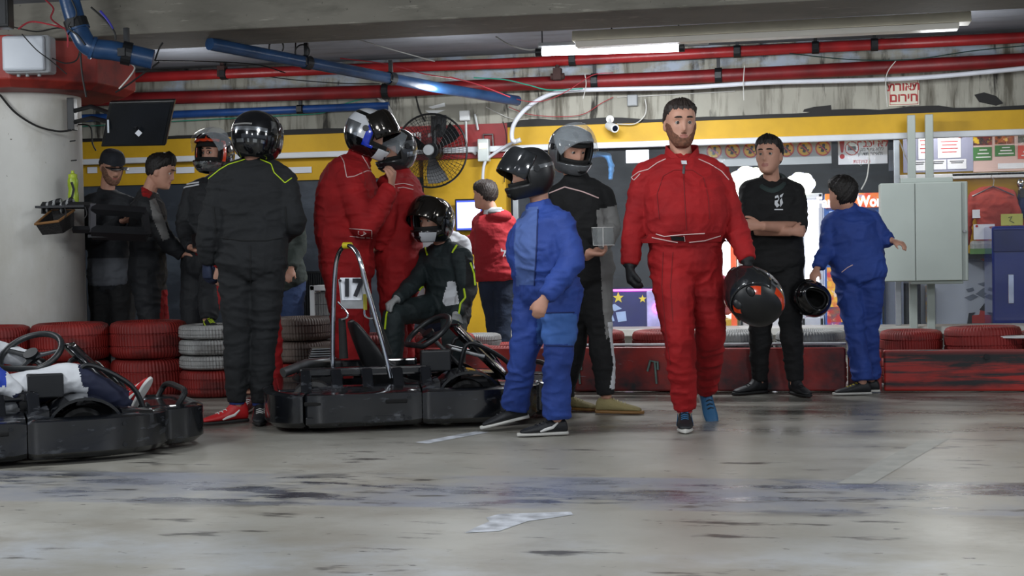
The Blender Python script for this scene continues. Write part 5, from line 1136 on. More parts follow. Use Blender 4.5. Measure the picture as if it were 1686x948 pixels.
# ------------------------------------------------------------------ karts (local frame: x forward, y left, z up)
PLA = mat('worn glossy black plastic', '15171b', .17, var=.25, vs=6, bump=.08, bs=14, coat=.5); layer(PLA, '34373c', 7, .58, .68, (1, 1, 3), seed=3, rough=.5)
SEATM = mat('black seat shell', '1c1d1f', .45, bump=.15, bs=40); RIMM = mat('dark rim', '3c3e42', .4, metal=.7)
def kart(loc, rz, label, L=1.74, Wd=1.10, wx=-.02, yaw=0):
    t = root('go_kart', loc, label, 'go-kart', 'rental karts', rotz=rz); hx, hy = L/2, Wd/2; rx = .765
    def B(mb, nm, m, par=t, **k): return mb.build(nm, m, par, world=False, **k)
    def path(pts): return smoothpath(pts, 8)
    prof = [(-.02, .03), (.030, .033), (.046, .07), (.036, .105), (.048, .13), (.050, .19), (.034, .218), (-.02, .226), (-.06, .21), (-.06, .06)]   # outwards, z
    HOL = mat('painted slot shade', '050505', .9)  # near-black boxes stand in for the shade inside open slots
    def sweep(pts, nm, taper=True):
        P = path([V((x, y, 0)) for x, y in pts]); rings = []
        for i, p in enumerate(P):
            d = (P[min(i+1, len(P)-1)]-P[max(i-1, 0)]).normalized(); n = V((d.y, -d.x, 0)); e = min(i, len(P)-1-i); q = .90+.10*min(1, e/2)
            rings.append([p+n*(o*q)+V((0, 0, .13+(z-.13)*q)) for o, z in prof])
        return B(MB().loft(rings), nm, PLA, angle=35)
    # outline pieces; paths run clockwise seen from above so that n points outwards
    rb = sweep([(-rx+.16, hy-.02), (-rx+.05, hy-.08), (-rx, hy-.22), (-rx-.01, 0.0), (-rx, -hy+.22), (-rx+.05, -hy+.08), (-rx+.16, -hy+.02)][::-1] if 0 else [(-rx+.16, -hy+.02), (-rx+.05, -hy+.08), (-rx, -hy+.22), (-rx-.01, 0.0), (-rx, hy-.22), (-rx+.05, hy-.08), (-rx+.16, hy-.02)], 'rear_bumper')
    for s in (-1, 1):
        pts = [(-rx+.165, s*(hy-.02)), (-.5, s*hy), (-.25, s*(hy-.01)), (.02, s*(hy-.01))]
        rp = sweep(pts if s > 0 else pts[::-1], 'rear_side_pod')
        pts = [(.03, s*(hy-.005)), (.2, s*(hy+.012)), (.40, s*(hy+.005)), (.54, s*(hy-.04)), (.64, s*(hy-.14)), (.68, s*(hy-.27))]
        pod = sweep(pts if s > 0 else pts[::-1], 'front_side_pod')
        def deck(par, xs, nm):
            rings = [[V((x, s*(hy-.01-w0*k), z0+.02*math.sin(k*3.1))) for k in (0, .2, .5, .8, 1)]+[V((x, s*(hy-.01-w0*k), .17)) for k in (1, .5, 0)] for x, w0, z0 in xs]
            B(MB().loft(rings), nm, PLA, par, angle=50)
        deck(rp, ((-rx+.17, .26, .222), (-.5, .30, .225), (-.2, .30, .225), (.02, .30, .225)), 'pod_deck')
        deck(pod, ((.03, .30, .225), (.08, .30, .24), (.13, .30, .255)), 'pod_deck'); deck(pod, ((.47, .26, .23), (.55, .2, .222), (.62, .12, .215)), 'front_deck')
        rings = []
        for q in np.linspace(0, math.pi, 15):
            cx, cz = .30-.175*math.cos(q), .145+.150*math.sin(q); nx, nz = -math.cos(q), math.sin(q)
            rings.append([V((cx+nx*t_, s*y_, cz+nz*t_)) for y_, t_ in ((hy-.03, 0), (hy-.03, .014), (hy-.20, .018), (hy-.34, .014), (hy-.34, 0))])
        B(MB().loft(rings), 'wheel_fender', PLA, pod, angle=50)
        for bx, bz, pp_ in ((-.05, .185, rp), (-.05, .07, rp), (.47, .18, pod), (.47, .08, pod)): B(MB().tube([V((bx, s*(hy+.03), bz)), V((bx, s*(hy+.058), bz))], .011, 10), 'bolt', DARKMET, pp_)
        B(MB().box((.33, s*(hy+.052), .085), (.10, .03, .028)), 'slot', HOL, pod, smooth=False, bevel=.006)
        for bx in (-.56, -.12): B(MB().box((bx, s*(hy+.043), .165), (.12, .03, .022)), 'slot', HOL, rp, smooth=False, bevel=.006)
        for bx in (-.53, -.34, -.16): B(MB().box((bx, s*(hy+.043), .072), (.17, .018, .045)), 'ridge_panel', PLA, rp, smooth=False, bevel=.008)
        # raised rail with cut-outs above the rear side pod
        rl = B(MB().box((-.27, s*(hy-.26), .31), (.72, .05, .05)), 'deck_rail', PLA, rp, smooth=False, bevel=.012)
        for bx in (-.60, -.43, -.26, -.09, .07): B(MB().prism([(0, .215), (.16, .215), (.15, .32), (.13, .335)], (bx-.03, s*(hy-.06), 0), V((0, -s, 0)), V((0, 0, 1)), (.06, 0, 0)), 'rail_rib', PLA, rl, smooth=False, bevel=.008)
        pts = [V((.27, s*(hy-.34), .18)), V((.30, s*(hy-.31), .38)), V((.36, s*(hy-.30), .445)), V((.56, s*(hy-.30), .33)), V((.63, s*(hy-.3), .17))]
        B(MB().tube(smoothpath(pts, 5), .013, 8), 'guard_bar', DARKMET)
    fb = sweep([(.70, hy-.24), (.80, hy-.27), (hx, hy-.36), (hx+.01, 0), (hx, -hy+.36), (.80, -hy+.27), (.70, -hy+.24)][::-1], 'front_bumper') if 0 else sweep([(.70, hy-.24), (.80, hy-.27), (hx, hy-.36), (hx+.01, 0), (hx, -hy+.36), (.80, -hy+.27), (.70, -hy+.24)], 'front_bumper')
    B(MB().box((.74, 0, .20), (.20, Wd-.75, .03)), 'nose_deck', PLA, fb, smooth=False, bevel=.01)
    B(MB().box((-rx+.12, 0, .215), (.22, Wd-.3, .03)), 'rear_deck', PLA, rb, smooth=False, bevel=.01)
    # chassis, floor, wheels
    m = MB()
    for s in (-1, 1): m.tube([V((-.75, s*.22, .09)), V((0, s*.30, .07)), V((.6, s*.2, .07)), V((.78, s*.12, .07))], .016, 8)
    for x in (-.6, -.1, .35, .7): m.tube([V((x, -.28, .075)), V((x, .28, .075))], .014, 8)
    B(m, 'chassis', DARKMET); B(MB().box((.25, 0, .055), (.85, .52, .008)), 'floor_tray', DARKMET, smooth=False)
    for x, w, r in ((-.56, .17, .135), (.30, .12, .125)):
        for s in (-1, 1):
            y = s*(hy-.17-w*.2); M = Matrix.Rotation(math.radians(90), 3, 'X')
            wl_ = MB().lathe([(r*.55, -w*.42), (r*.8, -w*.5), (r*.97, -w*.42), (r, -w*.3), (r, w*.3), (r*.97, w*.42), (r*.8, w*.5), (r*.55, w*.42)], (x, y, r+.003), M, 36, closedp=True); o = B(wl_, 'wheel', TK)
            B(MB().lathe([(0, -w*.2), (r*.2, -w*.22), (r*.5, -w*.4), (r*.56, -w*.4), (r*.56, w*.4), (r*.5, w*.4), (r*.2, w*.22), (0, w*.2)], (x, y, r+.003), M, 24), 'rim', RIMM, o)
    B(MB().tube([V((-.56, -hy+.2, .138)), V((-.56, hy-.2, .138))], .015, 10), 'rear_axle', STEEL)
    # engine and fuel tank
    e = B(MB().box((-.48, .27, .26), (.24, .20, .16)), 'engine', DARKMET, smooth=False, bevel=.015)
    for k in range(5): B(MB().box((-.48, .27, .355+k*.014), (.16-.01*k, .16, .006)), 'cooling_fin', STEEL, e, smooth=False)
    B(MB().tube([V((-.44, .18, .30)), V((-.46, .10, .34)), V((-.58, .0, .34)), V((-.72, -.1, .30))], .028, 12), 'exhaust', STEEL, e)
    B(MB().box((.42, .0, .17), (.20, .2, .14)), 'fuel_tank', mat('dark tank plastic', '26282b', .4), smooth=False, bevel=.03, segs=3)
    # seat shell
    rows = []
    for i, (x, z, w, dp) in enumerate(((.20, .17, .15, .02), (.12, .12, .18, .05), (.0, .09, .20, .09), (-.13, .10, .21, .13), (-.22, .16, .205, .14), (-.28, .27, .20, .13), (-.33, .40, .185, .10), (-.37, .52, .16, .06), (-.385, .58, .12, .03))):
        row = []
        for k in np.linspace(-1, 1, 13):
            lift = dp*abs(k)**2.4; nx = (1 if i < 4 else .0); row.append(V((x+.04+(lift*1.1 if i >= 4 else 0), w*math.copysign(abs(k)**.9, k), z+(lift*1.25 if i < 5 else lift*.3))))
        rows.append(row)
    mb = MB(); vs = [p for r in rows for p in r]; mb.add(vs, [(i*13+j, i*13+j+1, (i+1)*13+j+1, (i+1)*13+j) for i in range(8) for j in range(12)])
    o = B(mb, 'seat', SEATM); sd = o.modifiers.new('s', 'SOLIDIFY'); sd.thickness = .022; su = o.modifiers.new('u', 'SUBSURF'); su.levels = su.render_levels = 1
    # steering
    ax = Matrix.Rotation(yaw, 3, 'Z')@V((-.62, 0, .78)).normalized(); c = V((wx, 0, .50)); yy = V((0, 0, 1)).cross(ax).normalized(); uu = ax.cross(yy)
    sw = B(MB().tube([c+yy*(.165*math.cos(a))+uu*(.150*math.sin(a) if math.sin(a) > -.75 else -.112) for a in np.linspace(0, 2*math.pi, 36, endpoint=False)], .0165, 10, closed=True), 'steering_wheel', mat('leather grip', '222527', .4))
    for a in (math.radians(10), math.radians(170), math.radians(265)):
        q = c+yy*(.15*math.cos(a))+uu*(.13*math.sin(a)); B(MB().tube([c-ax*.02, (c+q)/2-ax*.012, q], [.028, .017, .014], 8, ref=ax, flat=.4), 'spoke', RIMM if a < 1 else mat('leather grip', '222527'), sw)
    B(MB().tube([c-ax*.035, c+ax*.006], [.035, .038], 20), 'wheel_hub', DARKMET, sw); B(MB().tube([c-ax*.03, V((.46, 0, .16))], .012, 8), 'steering_column', STEEL)
    # front panel (fairing)
    rows = []
    for x, z, w in ((.66, .20, .16), (.52, .34, .17), (.40, .46, .16), (.33, .535, .13), (.315, .55, .09)):
        rows.append([V((x-.05*abs(k)**2, w*k, z-.01*abs(k))) for k in np.linspace(-1, 1, 9)])
    mb = MB(); mb.add([p for r in rows for p in r], [(i*9+j, i*9+j+1, (i+1)*9+j+1, (i+1)*9+j) for i in range(4) for j in range(8)]); o = B(mb, 'front_panel', PLA); sd = o.modifiers.new('s', 'SOLIDIFY'); sd.thickness = .012
    B(MB().box((.475, 0, .39), (.004, .14, .14), Matrix.Rotation(-.72, 3, 'Y')), 'number_sticker', mat('worn sticker', 'a5a8a4', .5, vs=20, col2='2a2b2c'), o, smooth=False)
    B(MB().tube([V((.44, -.17, .36)), V((.26, -.13, .41)), V((.26, .13, .41)), V((.44, .17, .36))], .012, 8), 'panel_support', STEEL)
    for s in (-1, 1):
        p = B(MB().tube([V((.60, s*.12, .07)), V((.66, s*.13, .20)), V((.66, s*.08, .22))], .008, 8), 'pedal', STEEL); B(MB().box((.665, s*.10, .19), (.01, .07, .06)), 'pedal_pad', RUB, p, smooth=False)
    m = MB().tube(smoothpath([V((.76, -.26, .18)), V((.82, -.28, .28)), V((.84, 0, .29)), V((.82, .28, .28)), V((.76, .26, .18))], 5), .016, 8); B(m, 'front_hoop', DARKMET)
    B(MB().box((.14, -.26, .355), (.17, .09, .12)), 'side_box', DARKMET, smooth=False, bevel=.008)
    return t, B
_a = math.radians(10); fwd = (R_*math.cos(_a)-B_*math.sin(_a)); RZ = math.atan2(fwd.y, fwd.x)
lat = V((-fwd.y, fwd.x, 0))
# kart 17: rear right corner near (655, 703)
cr_ = gnd(778, 704); kc = cr_-fwd*.30+lat*.58; kc.z = 0
K17, B17 = kart(kc, RZ, 'black go-kart number 17 with chrome hoop, standing empty', wx=.13, yaw=.35)
Ri = Matrix.Rotation(-RZ, 3, 'Z'); 
def toL(p, k=None): return Ri@(V(p)-(k or kc))
# hoop at the rear of the kart, outline taken at its own depth
Dh = (kc-lat*.18-fwd*.35-CAM).dot(c_f)
hp = [(548, 606), (548, 560), (549, 510), (551, 460), (554, 430), (561, 411), (572, 404), (584, 411), (593, 430), (603, 470), (617, 520), (632, 575), (643, 622)]
P = [toL(atD(a, b, Dh+(.10 if a < 572 else -.10)*min(1, abs(a-572)/20))) for a, b in hp]
h = B17(MB().tube(smoothpath(P, 5), .0135, 12), 'roll_hoop', CHROME)
B17(MB().tube([P[6]+V((-.02, .015, .0)), P[6]+V((.02, -.015, 0))], .019, 10), 'yellow_tape', mat('yellow tape', 'c9b81e', .5), h)
pl = [toL(atD(a, b, Dh-.02)) for a, b in ((556, 457), (600, 457), (600, 495), (556, 495))]
def quad(mb, pts, th):
    n = (pts[1]-pts[0]).cross(pts[3]-pts[0]).normalized(); return mb.add(list(pts)+[p+n*th for p in pts], [(0, 1, 2, 3), (7, 6, 5, 4), (0, 4, 5, 1), (1, 5, 6, 2), (2, 6, 7, 3), (3, 7, 4, 0)])
B17(quad(MB(), [toL(atD(a, b, Dh+.0)) for a, b in ((557, 460), (601, 458), (604, 508), (562, 508))], .003), 'steel_plate', STEEL, h, smooth=False)
B17(quad(MB(), [toL(atD(a, b, Dh-.015)) for a, b in ((560, 457), (594, 457), (596, 494), (563, 494))], .003), 'number_plate', PAPER, h, smooth=False)
q = [toL(atD(a, b, Dh-.03)) for a, b in ((578, 475), (590, 475), (578, 462))]
tx = text('17', .135, q[0]+(q[1]-q[0]).normalized()*.008, DARKINK, h, 'number', X=q[1]-q[0], U=q[2]-q[0], bold=.006, world=False, sx=.92)
for a, b in ((560, 462), (598, 462)): B17(MB().tube([toL(atD(a, b, Dh-.05)), toL(atD(a, b, Dh))], .008, 10), 'bolt', DARKMET, h)
B17(MB().box(toL(atD(601, 497, Dh-.03)), (.02, .03, .09)), 'yellow_clip', mat('yellow clip', 'a79c22', .5), h, smooth=False)
for pts in ([(556, 497), (570, 512), (572, 522), (562, 526)], [(600, 510), (601, 520), (610, 524), (618, 522)]): B17(MB().tube(smoothpath([toL(atD(a, b, Dh-.03)) for a, b in pts], 5), .006, 8), 'plate_bracket', CHROME, h)
for a0, b0, a1, b1 in ((563, 524, 566, 590), (618, 522, 640, 585)): B17(MB().tube([toL(atD(a0, b0, Dh)), toL(atD(a1, b1, Dh))], [.02, .026], 12), 'hoop_sleeve', RUB, h)
# left kart
fl_ = gnd(205, 757); _b = math.radians(23); fwd2 = (R_*math.cos(_b)-B_*math.sin(_b)); RZ2 = math.atan2(fwd2.y, fwd2.x); lat2 = V((-fwd2.y, fwd2.x, 0))
k2 = fl_-fwd2*.47+lat2*.57; k2.z = 0
kart(k2, RZ2, 'black go-kart at left edge with a driver in white sitting in it', wx=.10, yaw=.85)
# ------------------------------------------------------------------ clothes
RED = mat('red suit cloth', 'a01a1d', .8, var=.08, vs=5, bump=.25, bs=45, col2='8a161a', spec=.3); RED2 = mat('dark red suit cloth', '7c1418', .75, var=.08, vs=5, bump=.25, bs=45)
BLKS = mat('black suit cloth', '121518', .85, var=.12, vs=5, bump=.25, bs=45); BLUS = mat('blue suit cloth', '234290', .75, var=.1, vs=4, bump=.25, bs=45, col2='1b367c'); BLUD = mat('deep blue suit cloth', '172c66', .75, var=.1, vs=4, bump=.25, bs=45)
LIME = mat('lime piping', 'b7d419', .6, var=.03); WPIPE = mat('white piping', 'd9b9b6', .6, var=.03); BLKC = mat('black cotton', '0b0c0e', .85, var=.15, vs=5, bump=.2, bs=60)
GREEN = mat('dark green suit cloth', '182527', .75, var=.12, vs=5, bump=.25, bs=45); WCL = mat('white suit cloth', 'cfd2d6', .75, var=.06, vs=6, bump=.2, bs=45); GCL = mat('grey suit cloth', '7c7c7a', .75, var=.1, vs=6, bump=.2, bs=45)
JEAN = mat('blue jeans', '1f2c42', .85, var=.15, vs=7, bump=.3, bs=90); HOOD = mat('red hoodie', 'a01c26', .85, var=.08, vs=6, bump=.3, bs=60); CHARC = mat('charcoal jersey', '212429', .8, var=.1, vs=6, bump=.2, bs=60)
GLK = mat('black glove', '121315', .7, bump=.3, bs=60); GLW = mat('grey glove', '9a9c9c', .7, bump=.2, bs=60); GLB = mat('blue glove', '16233f', .7, bump=.2, bs=60); OLIVE = mat('olive sweater', '3c4540', .85, var=.1, vs=6, bump=.3, bs=60)
HBLK = mat('glossy black helmet paint', '0d0e10', .12, coat=.8, var=.1); HSILV = mat('chrome silver helmet paint', 'a9adb0', .14, metal=.85, var=.12, vs=9); HBLUE = mat('blue helmet paint', '1533b5', .15, coat=.8, var=.08); HWHITE = mat('white helmet paint', 'c8cbd0', .18, coat=.6, var=.05)
HORG = mat('orange helmet paint', 'd8421a', .2, coat=.6, var=.05); HGREY = mat('grey helmet paint', '5d6063', .25, coat=.5, var=.15, vs=12); VIS = mat('dark chrome visor', '3a3733', .08, metal=.75, var=.1, vs=4); VCLR = mat('clear visor', 'c9d2d8', .06, alpha=.25, coat=.5)
SOLW = mat('white shoe sole', 'c9c7c0', .6); SOLK = mat('black shoe sole', '161616', .7); SHK = mat('black shoe', '15171b', .6, bump=.2); SHR = mat('red shoe', 'b3171c', .55, bump=.1); SHT = mat('tan suede', '8f8359', .85, bump=.3, bs=120); SHB = mat('blue shoe', '1f5c86', .55, bump=.1); GUM = mat('gum sole', '8a6434', .6); SHW = mat('white shoe', 'd0cfcc', .5)
SOCKB = mat('blue sock', '16306e', .85); SOCKR = mat('red sock', 'a5283a', .85); YEL = mat('yellow trim', 'b4a326', .6)
# ================= man in red (centre right)
P, Q = person('bearded person in red racing suit walking, holding a helmet by the chin bar', 8.0, dict(head=(1120, 206, .02), neck=(1123, 262, .05), shL=(1178, 290, .05), shR=(1064, 290, .05), elL=(1207, 362, .02), elR=(1045, 368, .04), wrL=(1231, 428, -.10), wrR=(1037, 436, -.02),
    hipL=(1152, 432, .06), hipR=(1104, 432, .02), knL=(1170, 545, .06), knR=(1118, 555, -.12), anL=(1163, 640, .42), anR=(1127, 672, .0)), hd(6, -4), s=1.06, hands='', facey=True, hs=1.04, fat=.045, base=gnd(1128, 690))
g = garment(P, Q, 'racing_suit', [RED, RED2], 'tal', 1.13, fat=.055, wrinkle=.014, collar=.0, fatw=1.0, seed=3, kl=1.12, ka=1.12, vs=.008)
cn = Q['neck']+Z_*.026

rg = []
for zz, ex in ((-.05, .010), (.0, .0), (.045, -.006), (.045, -.012), (.0, -.010), (-.05, -.004)): rg.append([cn+R_*((.094+ex)*math.sin(a))-B_*((.092+ex)*math.cos(a))+Z_*(zz*(1-.55*(abs(a)/2.8)**4)-.052*(abs(a)/2.8)**3+.012) for a in np.linspace(-2.8, 2.8, 36)])
mb = MB(); vs = [p for r in rg for p in r]; mb.add(vs, [(i*36+j, i*36+j+1, ((i+1) % 6)*36+j+1, ((i+1) % 6)*36+j) for i in range(6) for j in range(35)]+[(0, 36, 72, 108, 144, 180), (35, 71, 107, 143, 179, 215)])
mb.build('collar', RED, g)
piping(g, [[(1040, 292), (1052, 283), (1067, 279), (1082, 268), (1096, 262)], [(1150, 262), (1168, 270), (1188, 282), (1200, 296)], [(1040, 292), (1044, 297), (1054, 286)]], WPIPE, .0028)
piping(g, [[(1124, 262), (1126, 300), (1128, 340), (1130, 378)]], mat('suit seam', '7c1114', .7), .0022, name='seam')
piping(g, [[(1086, 360), (1082, 320), (1092, 290), (1110, 280), (1140, 280), (1158, 292), (1166, 325), (1168, 360)], [(1092, 415), (1090, 470), (1096, 540), (1104, 600)], [(1108, 415), (1104, 470), (1108, 530)]], mat('suit seam', '7c1114'), .0018, name='stitching')
bl = band(g, atD(1128, 399, 7.9).z, atD(1128, 384, 7.9).z, [RED], 'belt', .007, cx=Q['hipL'].lerp(Q['hipR'], .5))
piping(bl, [[(1074, 391), (1100, 396), (1122, 400), (1160, 396), (1186, 388)], [(1074, 383), (1094, 389), (1124, 386), (1160, 384), (1186, 377)], [(1126, 388), (1128, 400)]], WPIPE, .0028)
patch(bl, [(1104, 388), (1126, 389), (1127, 396), (1106, 395)], BLKC, 'belt_strap', .005)
patch(g, [(1121, 265), (1130, 265), (1131, 271), (1122, 271)], WCL, 'zip_tab', .004); patch(g, [(1124, 273), (1129, 273), (1127, 287), (1123, 286)], STEEL, 'zip_pull', .004)
face(P, Q['fr'], 1.04, hair=HAIRB, beard=BEARD, brow=HAIRB, lids=28, front=.080, side=.022, nape=-.045, th=.0045, top=.010, quiff=.006, seed=3)
HK = {'L': dict(d=(0, 0, -1), pn=-R_-B_*.3, th=B_, curl=75), 'R': dict(d=V((0, 0, -1))+B_*.25, pn=R_, th=B_, curl=38)}
gloves(P, Q, [GLK, YEL], kw=HK, k=1.3)
shoe(P, Q['anR'], hd(-6), [SHK, SOLW, SHB], .30, sole_z=Q['anR'].z, strip=SHB); shoe(P, Q['anL']+V((0, 0, -.01)), hd(10), [SHB, SOLW, SHK], .29, pitch=-42, sole_z=.085)
for q in 'LR': MB().tube([Q['an'+q]+V((0, 0, .10)), Q['an'+q]+V((0, 0, -.02))], [.047, .042], 16).build('sock', SOCKR, P)
# the helmet in his hand: crown down, chin bar held
hc = atD(1243, 487, 7.85); M = rotm(V((.25, -.9, .1)).normalized(), V((.30, .15, 1)).normalized(), None) if 0 else None
yv = (Z_*.55-R_*.75+B_*.3).normalized(); zv = (-Z_*.35-R_*.1+B_*.8); zv = (zv-yv*zv.dot(yv)).normalized(); xv = yv.cross(zv); HM = Matrix((xv, yv, zv)).transposed()
def held_helmet(hc, HM, mats, pats, visor, label, s=.95, vo=0):
    r = root('racing_helmet', hc, label, 'helmet'); helmet(r, (HM, hc), mats, pats, visor, vo, s); return r
held_helmet(hc, HM, [mat('matt black helmet', '17181a', .4, var=.2, vs=7), HORG, HGREY], [(2, lambda a, e: 6 < e < 18 or (e < -24 and abs(a) < 60)), (1, lambda a, e: (95 < abs(a) < 150 and 18 < e < 40) or (abs(a) > 100 and -20 < e < -6) or (30 < abs(a) < 60 and 40 < e < 55))], mat('smoked visor', '222426', .12, alpha=.92, coat=.4), 'matt black and orange racing helmet held in a gloved hand', 1.04, 0)
# ================= boy in black, arms crossed
D = 9.62
P, Q = person('dark-haired person in black hoodie standing with crossed arms', D, dict(head=(1266, 258, -.02), neck=(1271, 303, .04), shL=(1308, 318, .04), shR=(1236, 316, .06), elL=(1316, 376, -.06), elR=(1236, 376, -.04), wrL=(1254, 372, -.26), wrR=(1302, 381, -.20),
    hipL=(1296, 432, .06), hipR=(1260, 432, .08), knL=(1301, 530, .0), knR=(1252, 530, .06), anL=(1309, 626, .02), anR=(1250, 624, .14)), hd(-26, 2), s=.97, facey=True, hs=1.0, base=gnd(1282, 647), hand_kw={'L': dict(d=-R_+Z_*.1, pn=-B_, th=Z_, curl=20), 'R': dict(d=R_*.8-B_*.3, pn=-B_, th=Z_, curl=30)})
g = garment(P, Q, 'hoodie', [BLKC, CHARC], 'ta', 1.12, fat=.012, wrinkle=.012, lo=-.17, upto=.12, seed=9, fatw=.5, kt=1.13)
t = garment(P, Q, 'trousers', [BLKC], 'pl', 1.10, wrinkle=.013, seed=12, flare=.95)
MB().tube(smoothpath([Q['neck']+V(v) for v in ((-.085, .02, .0), (-.06, -.06, -.035), (0, -.092, -.06), (.06, -.06, -.035), (.085, .02, .0), (.06, .085, .035), (0, .11, .05), (-.06, .085, .035))]), .024, 10, closed=True, flat=1.5).build('hood', mat('grey green lining', '2c3a39', .85), g)
m = MB()
for poly in ([(1276, 323), (1281, 321), (1283, 327), (1280, 334), (1284, 338), (1279, 342), (1275, 336)], [(1284, 322), (1290, 318), (1287, 326), (1289, 334), (1285, 341), (1284, 332)]): patch(g, poly, WCL, 'emblem')
patch(g, [(1275, 344), (1289, 344), (1289, 346), (1275, 346)], WCL, 'emblem')
face(P, Q['fr'], 1.0, hair=HAIRD, brow=HAIRD, front=.074, side=.012, nape=-.055, th=.006, top=.013, quiff=.009, seed=5)
shoe(P, Q['anL'], hd(14), [SHK, SOLK, BLKC], .28, sole_z=Q['anL'].z, hi=.12); shoe(P, Q['anR'], hd(-62), [SHK, SOLK, BLKC], .28, sole_z=Q['anR'].z, hi=.12)
# ================= blue child walking at right, seen from behind
D = 9.58
P, Q = person('dark-haired child in blue racing suit, back view, arms swinging out', D, dict(head=(1386, 320, 0), neck=(1398, 352, .02), shL=(1372, 368, .02), shR=(1432, 364, .02), elL=(1364, 408, .0), elR=(1452, 392, .0), wrL=(1346, 440, -.08), wrR=(1468, 396, -.05),
    hipL=(1396, 452, .02), hipR=(1432, 452, .0), knL=(1408, 545, .0), knR=(1430, 545, .05), anL=(1420, 625, -.02), anR=(1434, 622, .12)), hd(-140, 0), s=.84, hs=.9, base=gnd(1425, 645))
g = garment(P, Q, 'racing_suit', [BLUS], 'tal', 1.22, wrinkle=.017, seed=14, fatw=.6, fat=.01, kt=1.26, kl=1.12, flare=1.35, lo=-.17, collar=.05)
MB().loft(hairmesh(Q['fr'], .9, front=.05, side=-.01, nape=-.08, th=.014, seed=8)).build('hair', HAIRD, P, angle=180)
piping(g, [[(1386, 448), (1396, 440), (1404, 436)]], WPIPE, .003)
shoe(P, Q['anL'], hd(-88), [SHK, SOLW, YEL], .25, sole_z=Q['anL'].z); shoe(P, Q['anR'], hd(-100), [SHK, SOLW, YEL], .25, sole_z=Q['anR'].z)
yv = (Z_*.6-R_*.8+B_*.2).normalized(); zv = (-R_*.2-B_*1.0); zv = (zv-yv*zv.dot(yv)).normalized(); HM = Matrix((yv.cross(zv), yv, zv)).transposed()
held_helmet(atD(1337, 492, 9.5), HM, [HBLK], [], mat('black visor', '101113', .15), "plain black helmet hanging from the child's hand beside black trousers", .84)
# ================= blue person walking in front of the kart
D = 7.8
P, Q = person('person in blue racing suit and dark helmet walking in front of the kart', D, dict(head=(872, 288, 0), neck=(890, 350, .02), shL=(924, 372, -.10), shR=(878, 368, .18), elL=(944, 432, -.20), elR=(862, 436, .20), wrL=(898, 488, -.28), wrR=(862, 488, .10),
    hipL=(925, 478, -.06), hipR=(882, 478, .10), knL=(918, 590, -.06), knR=(862, 585, .10), anL=(916, 686, .02), anR=(848, 668, .26)), hd(-72, -12), s=.92, hs=.95, base=gnd(890, 715), hand_kw={'L': dict(d=-R_*.4-Z_, pn=-B_, th=-R_, curl=30)})
g = garment(P, Q, 'racing_suit', [BLUS, mat('pale blue cloth', '4a63a0', .75, var=.08), mat('light blue cloth', '3a63a8', .75, var=.08)], 'tal', 1.20, fat=.03, wrinkle=.017, seed=18, fatw=1, kt=1.22, ka=1.25, kl=1.16, flare=1.4, collar=.06)
paint(g, 1, [(852, 345), (886, 340), (884, 400), (880, 470), (850, 470), (846, 400)]); paint(g, 2, [(884, 516), (950, 516), (950, 568), (884, 566)])
piping(g, [[(884, 515), (945, 514)], [(886, 568), (946, 570)], [(886, 345), (884, 400), (880, 470)]], BLUD, .004, name='seam')
helmet(P, Q['fr'], [mat('matt black helmet', '17181a', .4), HGREY], [(1, lambda a, e: 6 < e < 14)], mat('smoked visor', '222426', .12, alpha=.92, coat=.4), 40, .90)
face(P, Q['fr'], .95)
shoe(P, Q['anL'], hd(-80), [SHK, SOLW, SHK], .27, sole_z=Q['anL'].z, strip=SHW); shoe(P, Q['anR'], hd(-86), [SHK, SOLW, SHK], .27, sole_z=.085, pitch=-12)
# ================= person with grey helmet behind
D = 8.75
P, Q = person('person in black jacket with grey sleeves, silver helmet and tan shoes', D, dict(head=(940, 250, 0), neck=(950, 302, .02), shL=(990, 322, .06), shR=(922, 322, .0), elL=(1008, 378, .02), elR=(930, 385, -.05), wrL=(984, 412, -.20), wrR=(968, 416, -.24),
    hipL=(978, 448, .05), hipR=(945, 448, .02), knL=(988, 550, .0), knR=(948, 548, .12), anL=(998, 648, .02), anR=(930, 650, .25)), hd(30, -16), s=.96, base=gnd(985, 678), hand_kw={'L': dict(d=-R_*.6-Z_*.4+B_*.2, pn=-R_, th=Z_, curl=55), 'R': dict(d=R_*.8-Z_*.1, pn=R_+Z_, th=Z_, curl=45)})
g = garment(P, Q, 'racing_suit', [BLKC, GCL, WCL], 'tal', 1.10, wrinkle=.012, seed=22, collar=.06, kt=1.15)
paint(g, 1, [(982, 345), (1030, 335), (1030, 420), (985, 420)]); paint(g, 1, [(988, 420), (1020, 420), (1012, 540), (998, 560), (992, 500)]); paint(g, 2, [(1000, 530), (1022, 530), (1020, 640), (1004, 640), (1010, 600)])
piping(g, [[(905, 318), (930, 308), (960, 316), (985, 326)]], WPIPE, .004)
helmet(P, Q['fr'], [HGREY, HSILV, HBLK], [(1, lambda a, e: 30 < e < 48 or (abs(a) > 80 and 0 < e < 12)), (2, lambda a, e: e > 66)], VCLR, 50, .96)
face(P, Q['fr'], 1.0)
shoe(P, Q['anL'], hd(72), [SHT, GUM, mat('pale lace', 'b5ab86', .8)], .29, sole_z=Q['anL'].z); shoe(P, Q['anR'], hd(60), [SHT, GUM, mat('pale lace', 'b5ab86')], .29, sole_z=Q['anR'].z)
MB().tube([Q['anL']+V((0, 0, .07)), Q['anL']], .036, 12).build('sock', SHW, P)
c = atD(993, 389, 8.44)
t = root('access_card', c, 'clear card in white frame held in front of the grey sleeve', 'card')
m = MB(); m.tube([c+R_*a+Z_*b for a, b in ((-.065, .05), (.06, .05), (.065, -.05), (-.055, -.05))], .003, 6, closed=True).tube([c+Z_*.05, c-Z_*.06], .003, 6); m.build('frame', SHW, t)
